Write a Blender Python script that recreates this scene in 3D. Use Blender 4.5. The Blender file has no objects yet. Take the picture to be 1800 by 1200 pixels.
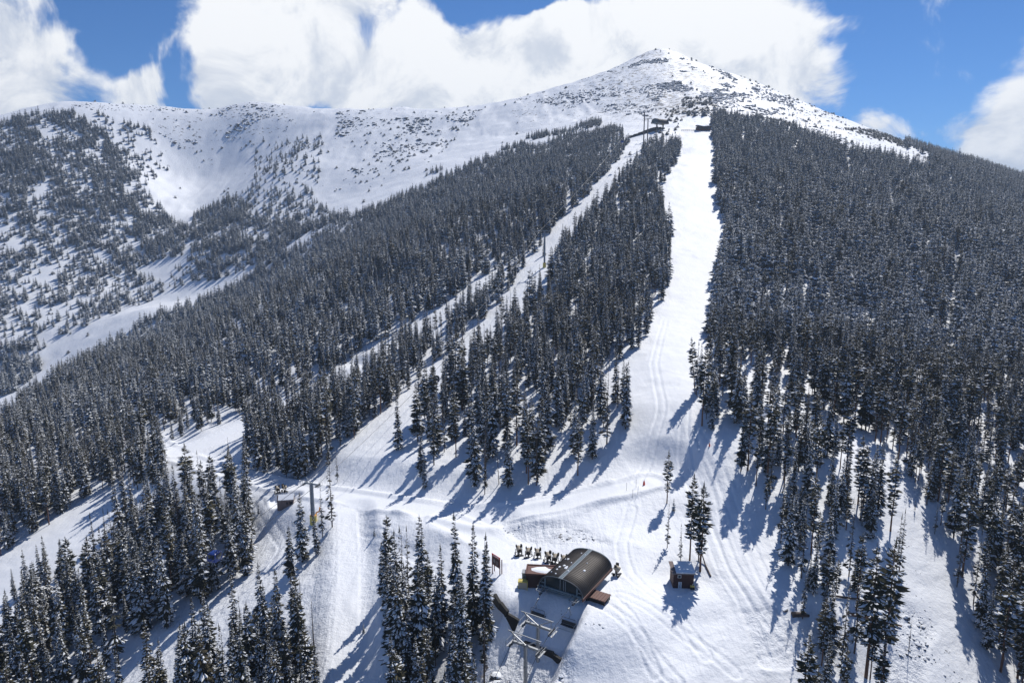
import bpy, math, random
import numpy as np
from mathutils import Vector, Matrix
R = math.radians
random.seed(7); rng = np.random.default_rng(7)
scene = bpy.context.scene
COL = scene.collection
PITCH = R(10); CP, SP = math.cos(PITCH), math.sin(PITCH); F = 1200.0
SUN_AZ, SUN_EL = R(30), R(49)

# ---------------------------------------------------------------- camera
cd = bpy.data.cameras.new('camera'); cam = bpy.data.objects.new('camera', cd); COL.objects.link(cam)
cd.sensor_width = 36; cd.lens = 24; cd.clip_start = .5; cd.clip_end = 20000
cam.rotation_euler = (R(90) - PITCH, 0, 0); scene.camera = cam

# ---------------------------------------------------------------- measuring the place: photo point + distance -> world
def unproj(px, py, t):
    px = np.asarray(px, float); py = np.asarray(py, float)
    v = -(py - 600) / F * t
    return (px - 900) / F * t, t * CP + v * SP, -t * SP + v * CP
def proj(x, y, z):
    t = y * CP - z * SP; v = y * SP + z * CP; ts = np.maximum(t, 1e-3)
    return 900 + F * x / ts, 600 - F * v / ts, t

CTRL = """0,1200,142;250,1200,129;430,1200,121;600,1200,114;760,1200,109;900,1200,104;1000,1200,103;1200,1200,103;1350,1200,105;1500,1200,108;1800,1200,114;
-200,1200,160;2000,1200,120;610,1000,140;400,1000,158;250,1080,150;100,1050,175;0,970,200;230,850,225;-150,900,245;
1000,1062,116;1080,1040,119;920,1030,121;1203,1036,122;1172,882,150;1080,960,132;960,950,137;1000,885,150;1300,1000,125;1400,1050,118;870,1090,114;1180,800,165;
700,885,158;760,905,153;870,950,142;550,865,175;430,830,200;300,790,240;500,890,178;
150,800,277;0,800,300;0,748,405;250,700,342;120,658,500;250,602,550;340,556,575;430,512,600;570,405,650;700,345,690;770,310,720;900,262,770;1050,222,800;1155,232,690;1225,228,690;
600,600,330;450,600,400;700,450,450;900,450,400;900,320,600;900,600,270;1000,700,200;800,750,195;600,750,215;450,750,255;1000,450,370;
1140,600,235;1225,450,360;1225,330,490;1180,735,175;1100,300,540;
1300,800,155;1500,900,140;1700,900,148;1500,750,178;1750,750,196;1500,600,262;1750,600,280;1500,450,390;1750,450,415;1900,600,290;
1400,300,570;1640,310,610;1800,345,640;1950,420,620;1800,322,720;1640,268,800;1550,240,850;1450,200,930;1300,135,1070;1160,88,1200;1230,110,1150;1230,180,850;1100,110,1190;1050,135,1180;
960,160,1150;820,192,1150;700,192,1150;620,192,1150;560,190,1150;500,185,1150;440,180,1150;360,192,1140;300,188,1120;200,182,1080;120,178,1050;60,188,1020;0,202,1000;-150,240,980;
350,310,1000;340,372,900;600,280,920;600,350,790;800,250,930;950,215,930;1080,190,930;250,545,610;300,530,650;250,480,720;100,400,780;100,250,930;0,600,600;0,665,560;80,640,570;0,712,500;
450,400,760;480,300,900;340,450,720;260,330,900;700,290,850;540,330,850"""
cp = np.array([[float(v) for v in s.split(',')] for s in CTRL.replace('\n', '').split(';') if s.strip()])
X, Y, Z = unproj(cp[:, 0], cp[:, 1], cp[:, 2])
extra = np.array([  # ground that the frame leaves out: below and beside the camera, behind the ridges
 (0, 40, -96), (-80, 60, -125), (100, 50, -92), (220, 90, -80), (-260, 100, -150), (0, -60, -115), (-400, 250, -165), (350, 200, -70), (560, 350, -40), (-600, 480, -150),
 (0, -400, -190), (-600, 0, -210), (600, 0, -120), (900, 500, -80), (-1000, 600, -60), (900, 900, 0), (700, 1250, 60), (300, 1500, 170), (-80, 1420, 90),
 (-450, 1400, 100), (-800, 1300, 60), (-1200, 1000, 60), (1300, 1300, -60), (0, 2000, -60), (-900, 2000, -100), (900, 2000, -100), (1800, 800, -150), (-1800, 800, -150), (-1500, -600, -260), (1500, -600, -220), (0, -1200, -260)], float)
PX = np.concatenate([X, extra[:, 0]]); PY = np.concatenate([Y, extra[:, 1]]); PZ = np.concatenate([Z, extra[:, 2]])
S_ = 300.0
def tphi(r2): return .5 * r2 * np.log(r2 + 1e-12)
NC_ = len(PX); _u = np.stack([PX, PY], 1) / S_
_K = tphi(((_u[:, None] - _u[None]) ** 2).sum(-1)) + np.eye(NC_) * 4e-4
_P = np.concatenate([np.ones((NC_, 1)), _u], 1)
_A = np.block([[_K, _P], [_P.T, np.zeros((3, 3))]])
_w = np.linalg.solve(_A, np.concatenate([PZ, np.zeros(3)]))
def tps(x, y):
    out = np.empty(x.shape); xf, yf, of = x.ravel(), y.ravel(), out.ravel()
    for i in range(0, len(xf), 40000):
        a = xf[i:i + 40000] / S_; b = yf[i:i + 40000] / S_
        r2 = (a[:, None] - _u[None, :, 0]) ** 2 + (b[:, None] - _u[None, :, 1]) ** 2
        of[i:i + 40000] = tphi(r2) @ _w[:NC_] + _w[NC_] + _w[NC_ + 1] * a + _w[NC_ + 2] * b
    return of.reshape(x.shape)

def _h(i, j, s):
    n = (i * 374761393 + j * 668265263 + s * 2147483647) & 0xFFFFFFFF
    n = ((n ^ (n >> 13)) * 1274126177) & 0xFFFFFFFF
    n = (n ^ (n >> 16)) & 0xFFFF
    return n / 65535.0
def vnoise(x, y, s=0):
    xi = np.floor(x).astype(np.int64); yi = np.floor(y).astype(np.int64); u = x - xi; v = y - yi
    u = u * u * u * (u * (u * 6 - 15) + 10); v = v * v * v * (v * (v * 6 - 15) + 10)
    a = _h(xi, yi, s); b = _h(xi + 1, yi, s); c = _h(xi, yi + 1, s); d = _h(xi + 1, yi + 1, s)
    return (a + (b - a) * u) * (1 - v) + (c + (d - c) * u) * v
def fbm(x, y, o=4, s=0):
    t = 0; a = .5
    for k in range(o):
        t = t + a * (vnoise(x, y, s + k) - .5) * 2; x = x * 2.03 + 17.1; y = y * 2.03 + 5.3; a *= .5
    return t
def ss(a, b, x):
    t = np.clip((x - a) / (b - a), 0, 1); return t * t * (3 - 2 * t)

def H0(x, y):
    z = tps(x, y); d = np.hypot(x, y)
    far = ss(450, 800, d)
    z = z + fbm(x / 45, y / 45, 3, 3) * (0.9 + 1.6 * far) * ss(60, 140, d)
    z = z + fbm(x / 9, y / 9, 3, 9) * .42 + fbm((x + y * .4) / 7, (y - x * .4) / 2.6, 3, 19) * .13
    rid = 1 - np.abs(fbm(x / 30 + 3, y / 120, 5, 21)) * 2
    z = z + (rid - .5) * 1.3 * ss(820, 1000, d) * ss(1500, 1150, d)
    return z

_gx = np.arange(-1400, 1401, 5.); _gy = np.arange(-50, 2001, 5.); _G = None
def Hgrid(x, y):
    global _G
    if _G is None: _G = H0(*np.meshgrid(_gx, _gy))
    u = np.clip((x + 1400) / 5, 0, len(_gx) - 1.001); v = np.clip((y + 50) / 5, 0, len(_gy) - 1.001); i = u.astype(int); j = v.astype(int); u = u - i; v = v - j
    return (_G[j, i] * (1 - u) + _G[j, i + 1] * u) * (1 - v) + (_G[j + 1, i] * (1 - u) + _G[j + 1, i + 1] * u) * v
def raycast(pts, Hf, t0=70., t1=1500.):
    """points of the photograph -> where their sight line first meets the ground"""
    pts = np.asarray(pts, float); ts = t0 * (t1 / t0) ** (np.arange(420) / 419.)
    x, y, z = unproj(pts[:, 0][:, None], pts[:, 1][:, None], ts[None])
    many = len(pts) > 150; below = Hgrid(x, y) > z
    k = np.where(below.any(1), below.argmax(1), 419); k = np.maximum(k, 1)
    lo = ts[k - 1].copy(); hi = ts[k].copy()
    lo *= .96; hi *= 1.04; Hq = Hf; Hf = Hgrid if many else Hf
    for _ in range(14):
        m = (lo + hi) / 2; a, b, c = unproj(pts[:, 0], pts[:, 1], m); u = Hf(a, b) > c
        hi = np.where(u, m, hi); lo = np.where(u, lo, m)
    a, b, c = unproj(pts[:, 0], pts[:, 1], (lo + hi) / 2)
    return np.stack([a, b, Hq(a, b)], 1)

def P2(s): return [tuple(float(v) for v in q.split(',')) for q in s.split()]
def resample(p, step):
    p = np.asarray(p, float); seg = np.hypot(*(p[1:, :2] - p[:-1, :2]).T); c = np.concatenate([[0], np.cumsum(seg)])
    n = max(2, int(c[-1] / step)); q = np.linspace(0, c[-1], n)
    return np.stack([np.interp(q, c, p[:, k]) for k in range(p.shape[1])], 1)
def smooth(v, n):
    if n < 2: return v
    k = np.ones(n) / n; e = np.pad(v, (n // 2, n - 1 - n // 2), mode='edge'); return np.convolve(e, k, 'valid')
def polydist(x, y, P):
    """distance to a polyline, its height there and the side (+ = left of travel)"""
    best = np.full(x.shape, 1e9); zz = np.zeros(x.shape); side = np.zeros(x.shape)
    m = (x > P[:, 0].min() - 30) & (x < P[:, 0].max() + 30) & (y > P[:, 1].min() - 30) & (y < P[:, 1].max() + 30)
    xs, ys = x[m], y[m]; b = np.full(xs.shape, 1e9); zb = np.zeros(xs.shape); sb = np.zeros(xs.shape)
    for i in range(len(P) - 1):
        ax, ay, az = P[i]; bx, by, bz = P[i + 1]; dx, dy = bx - ax, by - ay
        u = np.clip(((xs - ax) * dx + (ys - ay) * dy) / (dx * dx + dy * dy + 1e-9), 0, 1)
        d = np.hypot(xs - ax - u * dx, ys - ay - u * dy); c = d < b
        b = np.where(c, d, b); zb = np.where(c, az + u * (bz - az), zb); sb = np.where(c, np.sign(dx * (ys - ay) - dy * (xs - ax)), sb)
    best[m] = b; zz[m] = zb; side[m] = sb
    return best, zz, side

ROADS = []   # (polyline, half width, blend, lip height, lift)
def add_road(px, hw, blend, lip, sm=9, lift=0.):
    w = raycast(P2(px), H0); w = resample(w, 3.0)
    for k in range(3): w[:, k] = smooth(w[:, k], sm)
    w[:, 2] += lift
    ROADS.append((w, hw, blend, lip))
add_road('262,770 290,790 330,812 400,830 445,838 480,856 530,864 610,872 690,884 760,903 830,914 920,905 1010,886 1090,860 1150,846 1180,835', 3.6, 13, .7, 15)
add_road('760,905 820,928 870,955 920,990', 3.2, 9, .3)
add_road('608,885 612,940 613,1000 609,1080 604,1150 600,1230', 2.2, 5, .1)
add_road('300,800 340,788 400,765 480,728 560,680 620,640', 5, 8, .3)
PADS = []    # (x, y, z, r, blend)
def add_pad(px, py, r, bl, dz=0.):
    p = raycast([(px, py)], H0)[0]; PADS.append((p[0], p[1], p[2] + dz, r, bl))
TRACKS_PX = ()
add_pad(1030, 1035, 6.0, 12, .0); add_pad(1203, 1034, 2.8, 6, .1); add_pad(945, 1022, 6, 5, .3); add_pad(502, 890, 2.5, 2.5, .3)
TRACKS = [resample(raycast(P2(s), H0), 1.5) for s in (
 '1215,745 1225,800 1245,860 1262,930 1290,1000 1330,1060 1365,1110 1395,1140', '1228,760 1262,820 1290,900 1318,960 1350,1030 1385,1085 1402,1135 1388,1160 1345,1163',
 '1205,720 1200,800 1235,900 1270,1000 1310,1060 1330,1120 1345,1160', '1075,1060 1110,1100 1150,1180', '1040,1060 1120,1120 1190,1200')]
TRACKS += [resample(raycast(P2(s), H0), 4) for s in ('1170,560 1150,640 1165,720 1140,800 1120,850', '1090,1050 1180,1100 1290,1180', '1110,900 1090,960 1110,1020 1180,1070 1240,1150', '640,930 700,960 770,1000', '455,900 500,960 470,1010')]
TRACKS = [resample(w, 3) for w in TRACKS]
RIPPLE = [resample(raycast(P2(s), H0), 3) for s in ('760,915 850,935 930,925 1010,905 1080,880 1120,868', '900,890 1000,872 1070,850', '700,905 740,930 800,960')]

TP0 = raycast([(984, 1060)], H0)[0]; TRZ = R(-31.5)
def H(x, y):
    x = np.asarray(x, float); y = np.asarray(y, float); z = H0(x, y)
    for (w, hw, bl, lip) in ROADS:
        d, zr, sd = polydist(x, y, w)
        k = 1 - ss(hw, hw + bl, d)
        z = z + (zr - z) * k + lip * np.exp(-((d - hw - .7) / .8) ** 2)
    for (a, b, c, r, bl) in PADS:
        k = 1 - ss(r, r + bl, np.hypot(x - a, y - b)); z = z + (c - z) * k
    for w in TRACKS:
        d, _, _ = polydist(x, y, w)
        z = z - .14 * np.exp(-((d - 1.0) / .32) ** 2) + .07 * np.exp(-((d - 1.5) / .3) ** 2)
    dx, dy = x - TP0[0], y - TP0[1]; lx = dx * math.cos(TRZ) + dy * math.sin(TRZ); ly = -dx * math.sin(TRZ) + dy * math.cos(TRZ)
    z = z - 3.4 * ss(1.2, -5, ly) * ss(-48, -30, ly) * ss(6.6, 4.2, np.abs(lx + .6))
    for i, w in enumerate(RIPPLE):
        d, _, sd = polydist(x, y, w); z = z + .9 * np.exp(-(d / 1.6) ** 2) * (.4 + .6 * vnoise(x / 7, y / 7, 77 + i)) 
    return z
def at(px, py): p = raycast([(px, py)], H)[0]; return Vector(p)
def zat(x, y): return float(H(np.array([x]), np.array([y]))[0])

def inpoly(x, y, poly):
    p = np.asarray(poly, float); ins = np.zeros(x.shape, bool); j = len(p) - 1
    for i in range(len(p)):
        c = ((p[i, 1] > y) != (p[j, 1] > y)) & (x < (p[j, 0] - p[i, 0]) * (y - p[i, 1]) / (p[j, 1] - p[i, 1] + 1e-12) + p[i, 0])
        ins ^= c; j = i
    return ins
def softpoly(x, y, poly, w):
    p = np.asarray(poly, float); m = (x > p[:, 0].min() - w) & (x < p[:, 0].max() + w) & (y > p[:, 1].min() - w) & (y < p[:, 1].max() + w)
    out = np.zeros(x.shape); xs, ys = x[m], y[m]; d = np.full(xs.shape, 1e9)
    for i in range(len(p)):
        a, b = p[i - 1], p[i]; e = b - a; u = np.clip(((xs - a[0]) * e[0] + (ys - a[1]) * e[1]) / (e @ e + 1e-9), 0, 1)
        d = np.minimum(d, np.hypot(xs - a[0] - u * e[0], ys - a[1] - u * e[1]))
    d = np.where(inpoly(xs, ys, p), d, -d); out[m] = ss(-w, w, d); return out
# clearings and woods, outlined by where the tree feet stand
O_RUN = P2('1196,226 1197,268 1178,305 1164,345 1166,380 1182,400 1180,440 1176,505 1160,545 1138,590 1122,615 1090,642 1048,668 1040,690 1092,700 1108,725 1104,760 1085,790 1062,820 1020,842 960,852 900,862 850,862 800,840 745,862 705,850 722,800 692,788 682,745 640,790 600,812 560,836 520,846 450,826 432,800 400,790 430,860 440,900 450,950 440,985 400,1030 340,1085 280,1125 200,1175 120,1230 60,1500 1400,1500 1402,1320 1418,1200 1430,1130 1405,1085 1415,1055 1385,1000 1365,930 1335,915 1310,862 1285,832 1290,785 1262,762 1232,748 1222,692 1245,640 1240,610 1246,575 1256,520 1262,470 1274,435 1272,390 1256,335 1258,300 1257,270 1250,226')
G_LEFT = P2('270,1262 350,1195 430,1158 480,1128 530,1118 552,1160 560,1260 556,1500 -50,1700 120,1330')
G_MID = P2('674,1050 700,1066 760,1062 820,1070 862,1104 868,1160 868,1250 860,1500 690,1500 690,1250 684,1150')
O_GLADE = P2('1318,636 1352,650 1368,690 1422,702 1480,745 1560,788 1612,868 1640,905 1664,965 1690,1060 1728,1130 1768,1220 1830,1420 1560,1420 1556,1210 1570,1100 1584,1000 1580,930 1545,872 1492,850 1482,806 1440,792 1418,764 1378,742 1340,702')
O_LEFTRUN = P2('232,842 160,880 100,918 22,958 0,980 -260,1090 -260,1290 0,1140 60,1086 130,1056 175,1020 205,970 222,920 235,870')
O_BENCH = P2('232,872 292,846 284,800 300,776 330,766 430,752 436,800 440,860 420,880 340,884 280,905 235,905')
CORR = [(resample(raycast(P2('1125,248 1100,285 1062,330 1030,362 1000,395 965,440 922,510 893,545 850,590 800,635 750,685 705,730 660,775 610,815'), H0), 8), 8.),
        (resample(raycast(P2('880,480 790,545 700,595 620,650 560,685 500,718 430,745 360,775 300,790'), H0), 8), 9.)]
FAR_T = (np.array([-400, 0, 120, 250, 430, 570, 700, 770, 900, 1050, 1190, 1250, 1800, 2300]), np.array([400, 425, 535, 585, 630, 690, 740, 780, 840, 850, 850, 2000, 2000, 2000]))
TLX = np.array([500, 570, 620, 700, 800, 880, 940, 1000, 1050, 1095, 1110, 1200, 1206, 1250, 1330, 1400, 1480, 1560, 1620, 1680, 1760, 2300])
TLY = np.array([440, 398, 370, 340, 296, 268, 246, 236, 222, 228, 240, 240, 206, 200, 208, 228, 252, 274, 284, 276, 290, 290])
FARP = [(P2('-400,215 0,215 60,200 130,200 175,222 212,252 250,330 302,388 336,402 320,450 240,470 200,492 160,440 100,400 0,380 -400,380'), .62),
        (P2('-400,380 0,380 100,400 160,440 240,480 302,500 300,504 280,522 200,556 140,576 100,598 60,632 0,632 -400,640'), .42),
        (P2('352,388 400,352 450,322 492,292 530,302 560,360 600,384 575,440 430,478 380,492 332,502 330,440'), .36),
        (P2('340,380 400,352 430,360 470,400 600,384 560,450 430,478 380,492 332,502 330,440'), .62),
        (P2('300,470 350,470 340,500 300,508'), .35),
        (P2('-400,640 30,600 78,632 70,655 20,692 -400,780'), .85),
        (P2('590,205 840,195 800,260 740,290 640,330 590,300'), .05), (P2('440,250 570,240 560,330 450,330'), .2),
        (P2('160,195 270,230 300,300 260,330 200,260'), .25), (P2('190,190 420,200 470,260 330,290 330,240 250,200'), .035)]
def tree_density(x, y, z):
    px, py, t = proj(x, y, z)
    thr = np.interp(px, FAR_T[0], FAR_T[1]); far = t > thr
    tl = np.interp(px, TLX, TLY) + (vnoise(x / 30, y / 30, 71) - .5) * 26 * ((px < 1090) | (px > 1260))
    d = np.where(py > tl, 1.0, 0.0)
    up = (py <= tl)                              # above the tree line on the summit cone
    d = np.where(up & (px > 1200), .02, d)
    for s, e, w in ((P2('1480,225 1800,330 1800,312 1700,286 1560,232'), 0, .5), (P2('1150,172 1250,172 1262,205 1200,205 1155,192'), 0, .55)):
        d = np.where(inpoly(px, py, s) & up, w, d)
    for poly, hw in ((O_RUN, 0), (O_LEFTRUN, 0), (O_BENCH, 0)): d = np.where(inpoly(px, py, poly), 0, d)
    d = np.where(inpoly(px, py, O_GLADE), np.where(py < 820, .05, 0), d)
    d = np.where(inpoly(px, py, G_LEFT), .95, d); d = np.where(inpoly(px, py, G_MID), 1.05, d)
    for w, hw in CORR:
        dd, _, _ = polydist(x, y, w); d = np.where(dd < hw, .02, d)
    d = np.where((px > 1190) & (px < 1250) & (py > 205) & (py < 232), 0, d)
    d = np.where((px > 1095) & (px < 1200) & (py < 250), .12 * (px > 1150), d)
    # thinner stand of tall pines right of the run
    thin = inpoly(px, py, P2('1240,600 1330,640 1400,700 1420,760 1500,860 1580,950 1590,1100 1570,1400 1400,1400 1420,1130 1385,1000 1310,860 1285,830 1290,785 1222,690')) & (d > .5)
    d = np.where(thin, np.where(px < 1330, .55, .82), d)
    thin = inpoly(px, py, P2('690,640 1120,620 1110,800 1000,845 720,860 680,760')) & (d > .5); d = np.where(thin, np.interp(py, [660, 740, 800], [.8, .6, .42]), d)
    clump = .55 + .9 * vnoise(x / 22, y / 22, 31)
    fd = np.full(x.shape, .004)
    for poly, w in FARP: fd = np.where(inpoly(px, py, poly), w, fd)
    fd = fd * np.clip(clump + .9 * fbm(x / 14, y / 14, 2, 45), .1, 1.6)
    d = np.where(far, fd, d)
    d = np.where(~far & (d > .5), d * np.clip(.62 + .75 * vnoise(x / 16, y / 16, 91), .5, 1), d)
    d = np.where((px > 2500) | (px < -700), .6, d)
    return d, px, py, t, far
# ---------------------------------------------------------------- materials
def N(nt, t, **k):
    n = nt.nodes.new(t)
    for a, b in k.items():
        if a.startswith('i_'):
            key = a[2:]; key = int(key) if key.isdigit() else key.replace('_', ' ')
            n.inputs[key].default_value = b
        else: setattr(n, a, b)
    return n
def newmat(name):
    m = bpy.data.materials.new(name); m.use_nodes = True; nt = m.node_tree
    return m, nt, nt.nodes['Principled BSDF'], nt.links.new
def math_(nt, op, a, b=None, clamp=False):
    n = nt.nodes.new('ShaderNodeMath'); n.operation = op; n.use_clamp = clamp
    for i, v in enumerate((a, b)):
        if v is None: continue
        if isinstance(v, (int, float)): n.inputs[i].default_value = v
        else: nt.links.new(v, n.inputs[i])
    return n.outputs[0]
def ramp(nt, f, p0, p1, interp='EASE'):
    n = nt.nodes.new('ShaderNodeValToRGB'); n.color_ramp.interpolation = interp
    n.color_ramp.elements[0].position = p0; n.color_ramp.elements[1].position = p1
    nt.links.new(f, n.inputs[0]); return n.outputs[0]
def plain(name, col, rough=.6, metal=0., var=.15, scale=3., bump=.0):
    m, nt, b, L = newmat(name)
    tc = N(nt, 'ShaderNodeTexCoord'); no = N(nt, 'ShaderNodeTexNoise', i_Scale=scale, i_Detail=6.)
    L(tc.outputs['Object'], no.inputs['Vector'])
    mx = N(nt, 'ShaderNodeMix', data_type='RGBA'); L(no.outputs[0], mx.inputs[0])
    mx.inputs[6].default_value = (*[c * (1 - var) for c in col], 1); mx.inputs[7].default_value = (*[min(1, c * (1 + var)) for c in col], 1)
    L(mx.outputs[2], b.inputs['Base Color']); b.inputs['Roughness'].default_value = rough; b.inputs['Metallic'].default_value = metal
    if bump:
        bp = N(nt, 'ShaderNodeBump', i_Strength=bump, i_Distance=.05); L(no.outputs[0], bp.inputs['Height']); L(bp.outputs[0], b.inputs['Normal'])
    return m
M = {}
M['steel'] = plain('galvanised_steel', (.34, .35, .36), .45, .7)
M['dark_steel'] = plain('dark_steel', (.06, .065, .07), .5, .5)
M['grey_paint'] = plain('grey_paint', (.22, .25, .28), .55)
M['teal_paint'] = plain('slate_blue_paint', (.13, .19, .23), .5)
M['brown_wall'] = plain('brown_wood_siding', (.055, .022, .018), .75, bump=.4, scale=6)
M['red_wall'] = plain('dark_red_siding', (.13, .03, .025), .7)
M['red_trim'] = plain('rust_red_trim', (.12, .045, .032), .6)
M['tan_wall'] = plain('grey_brown_board', (.17, .13, .12), .8)
M['grey_roof'] = plain('grey_roof_sheet', (.2, .18, .18), .7)
M['yellow'] = plain('yellow_plastic', (.62, .5, .12), .5)
M['orange'] = plain('orange_padding', (.75, .28, .03), .6)
M['red'] = plain('red_vinyl', (.6, .06, .03), .5)
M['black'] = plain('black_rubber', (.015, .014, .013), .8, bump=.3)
M['pale'] = plain('pale_paint', (.6, .62, .62), .5)
M['blue'] = plain('blue_gondola_paint', (.02, .06, .28), .35)
M['cable'] = plain('wire_rope', (.14, .14, .145), .5, .5)
M['tan_gun'] = plain('tan_housing', (.42, .36, .27), .6)
M['rock'] = plain('volcanic_rock', (.075, .066, .062), .9, var=.5, scale=1.5, bump=.6)
def barkmat(name, c0, c1):
    m, nt, b, L = newmat(name)
    tc = N(nt, 'ShaderNodeTexCoord'); mp = N(nt, 'ShaderNodeMapping'); mp.inputs['Scale'].default_value = (3, 3, .6)
    no = N(nt, 'ShaderNodeTexNoise', i_Scale=2., i_Detail=5.); L(tc.outputs['Object'], mp.inputs[0]); L(mp.outputs[0], no.inputs['Vector'])
    mx = N(nt, 'ShaderNodeMix', data_type='RGBA'); L(no.outputs[0], mx.inputs[0]); mx.inputs[6].default_value = (*c0, 1); mx.inputs[7].default_value = (*c1, 1)
    L(mx.outputs[2], b.inputs['Base Color']); b.inputs['Roughness'].default_value = .9
    return m
M['bark'] = barkmat('grey_brown_bark', (.05, .038, .032), (.13, .095, .08))
M['pine_bark'] = barkmat('red_brown_bark', (.09, .045, .03), (.2, .11, .07))
def needles(name, c0, c1):
    m, nt, b, L = newmat(name)
    tc = N(nt, 'ShaderNodeTexCoord'); no = N(nt, 'ShaderNodeTexNoise', i_Scale=1.3, i_Detail=4.); L(tc.outputs['Object'], no.inputs['Vector'])
    oi = N(nt, 'ShaderNodeObjectInfo'); f = math_(nt, 'ADD', math_(nt, 'MULTIPLY', no.outputs[0], .5), math_(nt, 'MULTIPLY', math_(nt, 'POWER', oi.outputs['Random'], 2.2), .85))
    mx = N(nt, 'ShaderNodeMix', data_type='RGBA'); L(f, mx.inputs[0]); mx.inputs[6].default_value = (*c0, 1); mx.inputs[7].default_value = (*c1, 1)
    L(mx.outputs[2], b.inputs['Base Color']); b.inputs['Roughness'].default_value = .7
    b.inputs['Specular IOR Level'].default_value = .25
    return m
M['needle'] = needles('spruce_needles', (.02, .026, .02), (.085, .072, .042))
M['needle_frost'] = needles('frosted_needles', (.06, .074, .08), (.2, .22, .225))
M['needle_pine'] = needles('pine_needles', (.028, .032, .018), (.10, .085, .045))
m, nt, b, L = newmat('branch_snow'); b.inputs['Base Color'].default_value = (.82, .84, .87, 1); b.inputs['Roughness'].default_value = .7; M['tsnow'] = m
m, nt, b, L = newmat('roof_snow'); b.inputs['Base Color'].default_value = (.84, .86, .89, 1); b.inputs['Roughness'].default_value = .75
_n = N(nt, 'ShaderNodeTexNoise', i_Scale=1.2, i_Detail=6.); _b = N(nt, 'ShaderNodeBump', i_Strength=.5, i_Distance=.1); L(_n.outputs[0], _b.inputs['Height']); L(_b.outputs[0], b.inputs['Normal']); M['snow'] = m
# windows and canopy metal
m, nt, b, L = newmat('dark_glass'); b.inputs['Base Color'].default_value = (.02, .03, .035, 1); b.inputs['Roughness'].default_value = .12; M['glass'] = m
m, nt, b, L = newmat('standing_seam_roof'); b.inputs['Metallic'].default_value = .3; b.inputs['Roughness'].default_value = .6
tc = N(nt, 'ShaderNodeTexCoord'); no = N(nt, 'ShaderNodeTexNoise', i_Scale=.9, i_Detail=5.); L(tc.outputs['Object'], no.inputs['Vector'])
mx = N(nt, 'ShaderNodeMix', data_type='RGBA'); L(no.outputs[0], mx.inputs[0]); mx.inputs[6].default_value = (.03, .025, .022, 1); mx.inputs[7].default_value = (.06, .05, .045, 1); L(mx.outputs[2], b.inputs['Base Color']); M['roof'] = m

# ground: snow with stones and brush poking through where the cover is thin
m, nt, b, L = newmat('snow_ground')
geo = N(nt, 'ShaderNodeNewGeometry'); pos = geo.outputs['Position']
def attr(n): return N(nt, 'ShaderNodeAttribute', attribute_name=n).outputs['Fac']
groom, thin, rough = attr('groomed'), attr('thin_cover'), attr('rough')
def noise(scale, detail=5., rough_=.55, off=None):
    n = N(nt, 'ShaderNodeTexNoise', i_Scale=scale, i_Detail=detail, i_Roughness=rough_); L(pos, n.inputs['Vector']); return n.outputs[0]
n_big, n_mid, n_fine, n_clod = noise(.03, 2.), noise(.16, 5., .62), noise(1.1, 3., .6), noise(.45, 5., .7)
stone = math_(nt, 'ADD', n_mid, math_(nt, 'MULTIPLY', n_fine, .35))
thr = math_(nt, 'SUBTRACT', .95, math_(nt, 'MULTIPLY', thin, .31))
sf = math_(nt, 'MULTIPLY', math_(nt, 'SUBTRACT', stone, thr), 16., True)
sf = math_(nt, 'MULTIPLY', sf, math_(nt, 'MULTIPLY', math_(nt, 'SUBTRACT', thin, .03), 12., True))
mx = N(nt, 'ShaderNodeMix', data_type='RGBA'); L(n_big, mx.inputs[0]); mx.inputs[6].default_value = (.80, .82, .86, 1); mx.inputs[7].default_value = (.87, .885, .905, 1)
mx2 = N(nt, 'ShaderNodeMix', data_type='RGBA'); L(sf, mx2.inputs[0]); L(mx.outputs[2], mx2.inputs[6]); mx2.inputs[7].default_value = (.10, .088, .08, 1)
L(mx2.outputs[2], b.inputs['Base Color']); b.inputs['Roughness'].default_value = .62; b.inputs['Specular IOR Level'].default_value = .3
hsum = math_(nt, 'ADD', math_(nt, 'MULTIPLY', n_fine, .12), math_(nt, 'MULTIPLY', n_clod, .55))
mp = N(nt, 'ShaderNodeMapping'); mp.inputs['Rotation'].default_value = (0, 0, R(25)); mp.inputs['Scale'].default_value = (.9, .16, .3); L(pos, mp.inputs[0])
nw = N(nt, 'ShaderNodeTexNoise', i_Scale=1., i_Detail=4.); L(mp.outputs[0], nw.inputs['Vector'])
hsum = math_(nt, 'ADD', hsum, math_(nt, 'MULTIPLY', nw.outputs[0], .35))
amp = math_(nt, 'ADD', math_(nt, 'MULTIPLY', math_(nt, 'SUBTRACT', 1., groom), .35), math_(nt, 'MULTIPLY', rough, 1.3))
hh = math_(nt, 'MULTIPLY', hsum, math_(nt, 'ADD', amp, .2))
bp = N(nt, 'ShaderNodeBump', i_Strength=1.0, i_Distance=.9); L(hh, bp.inputs['Height']); L(bp.outputs[0], b.inputs['Normal'])
M['ground'] = m

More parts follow.
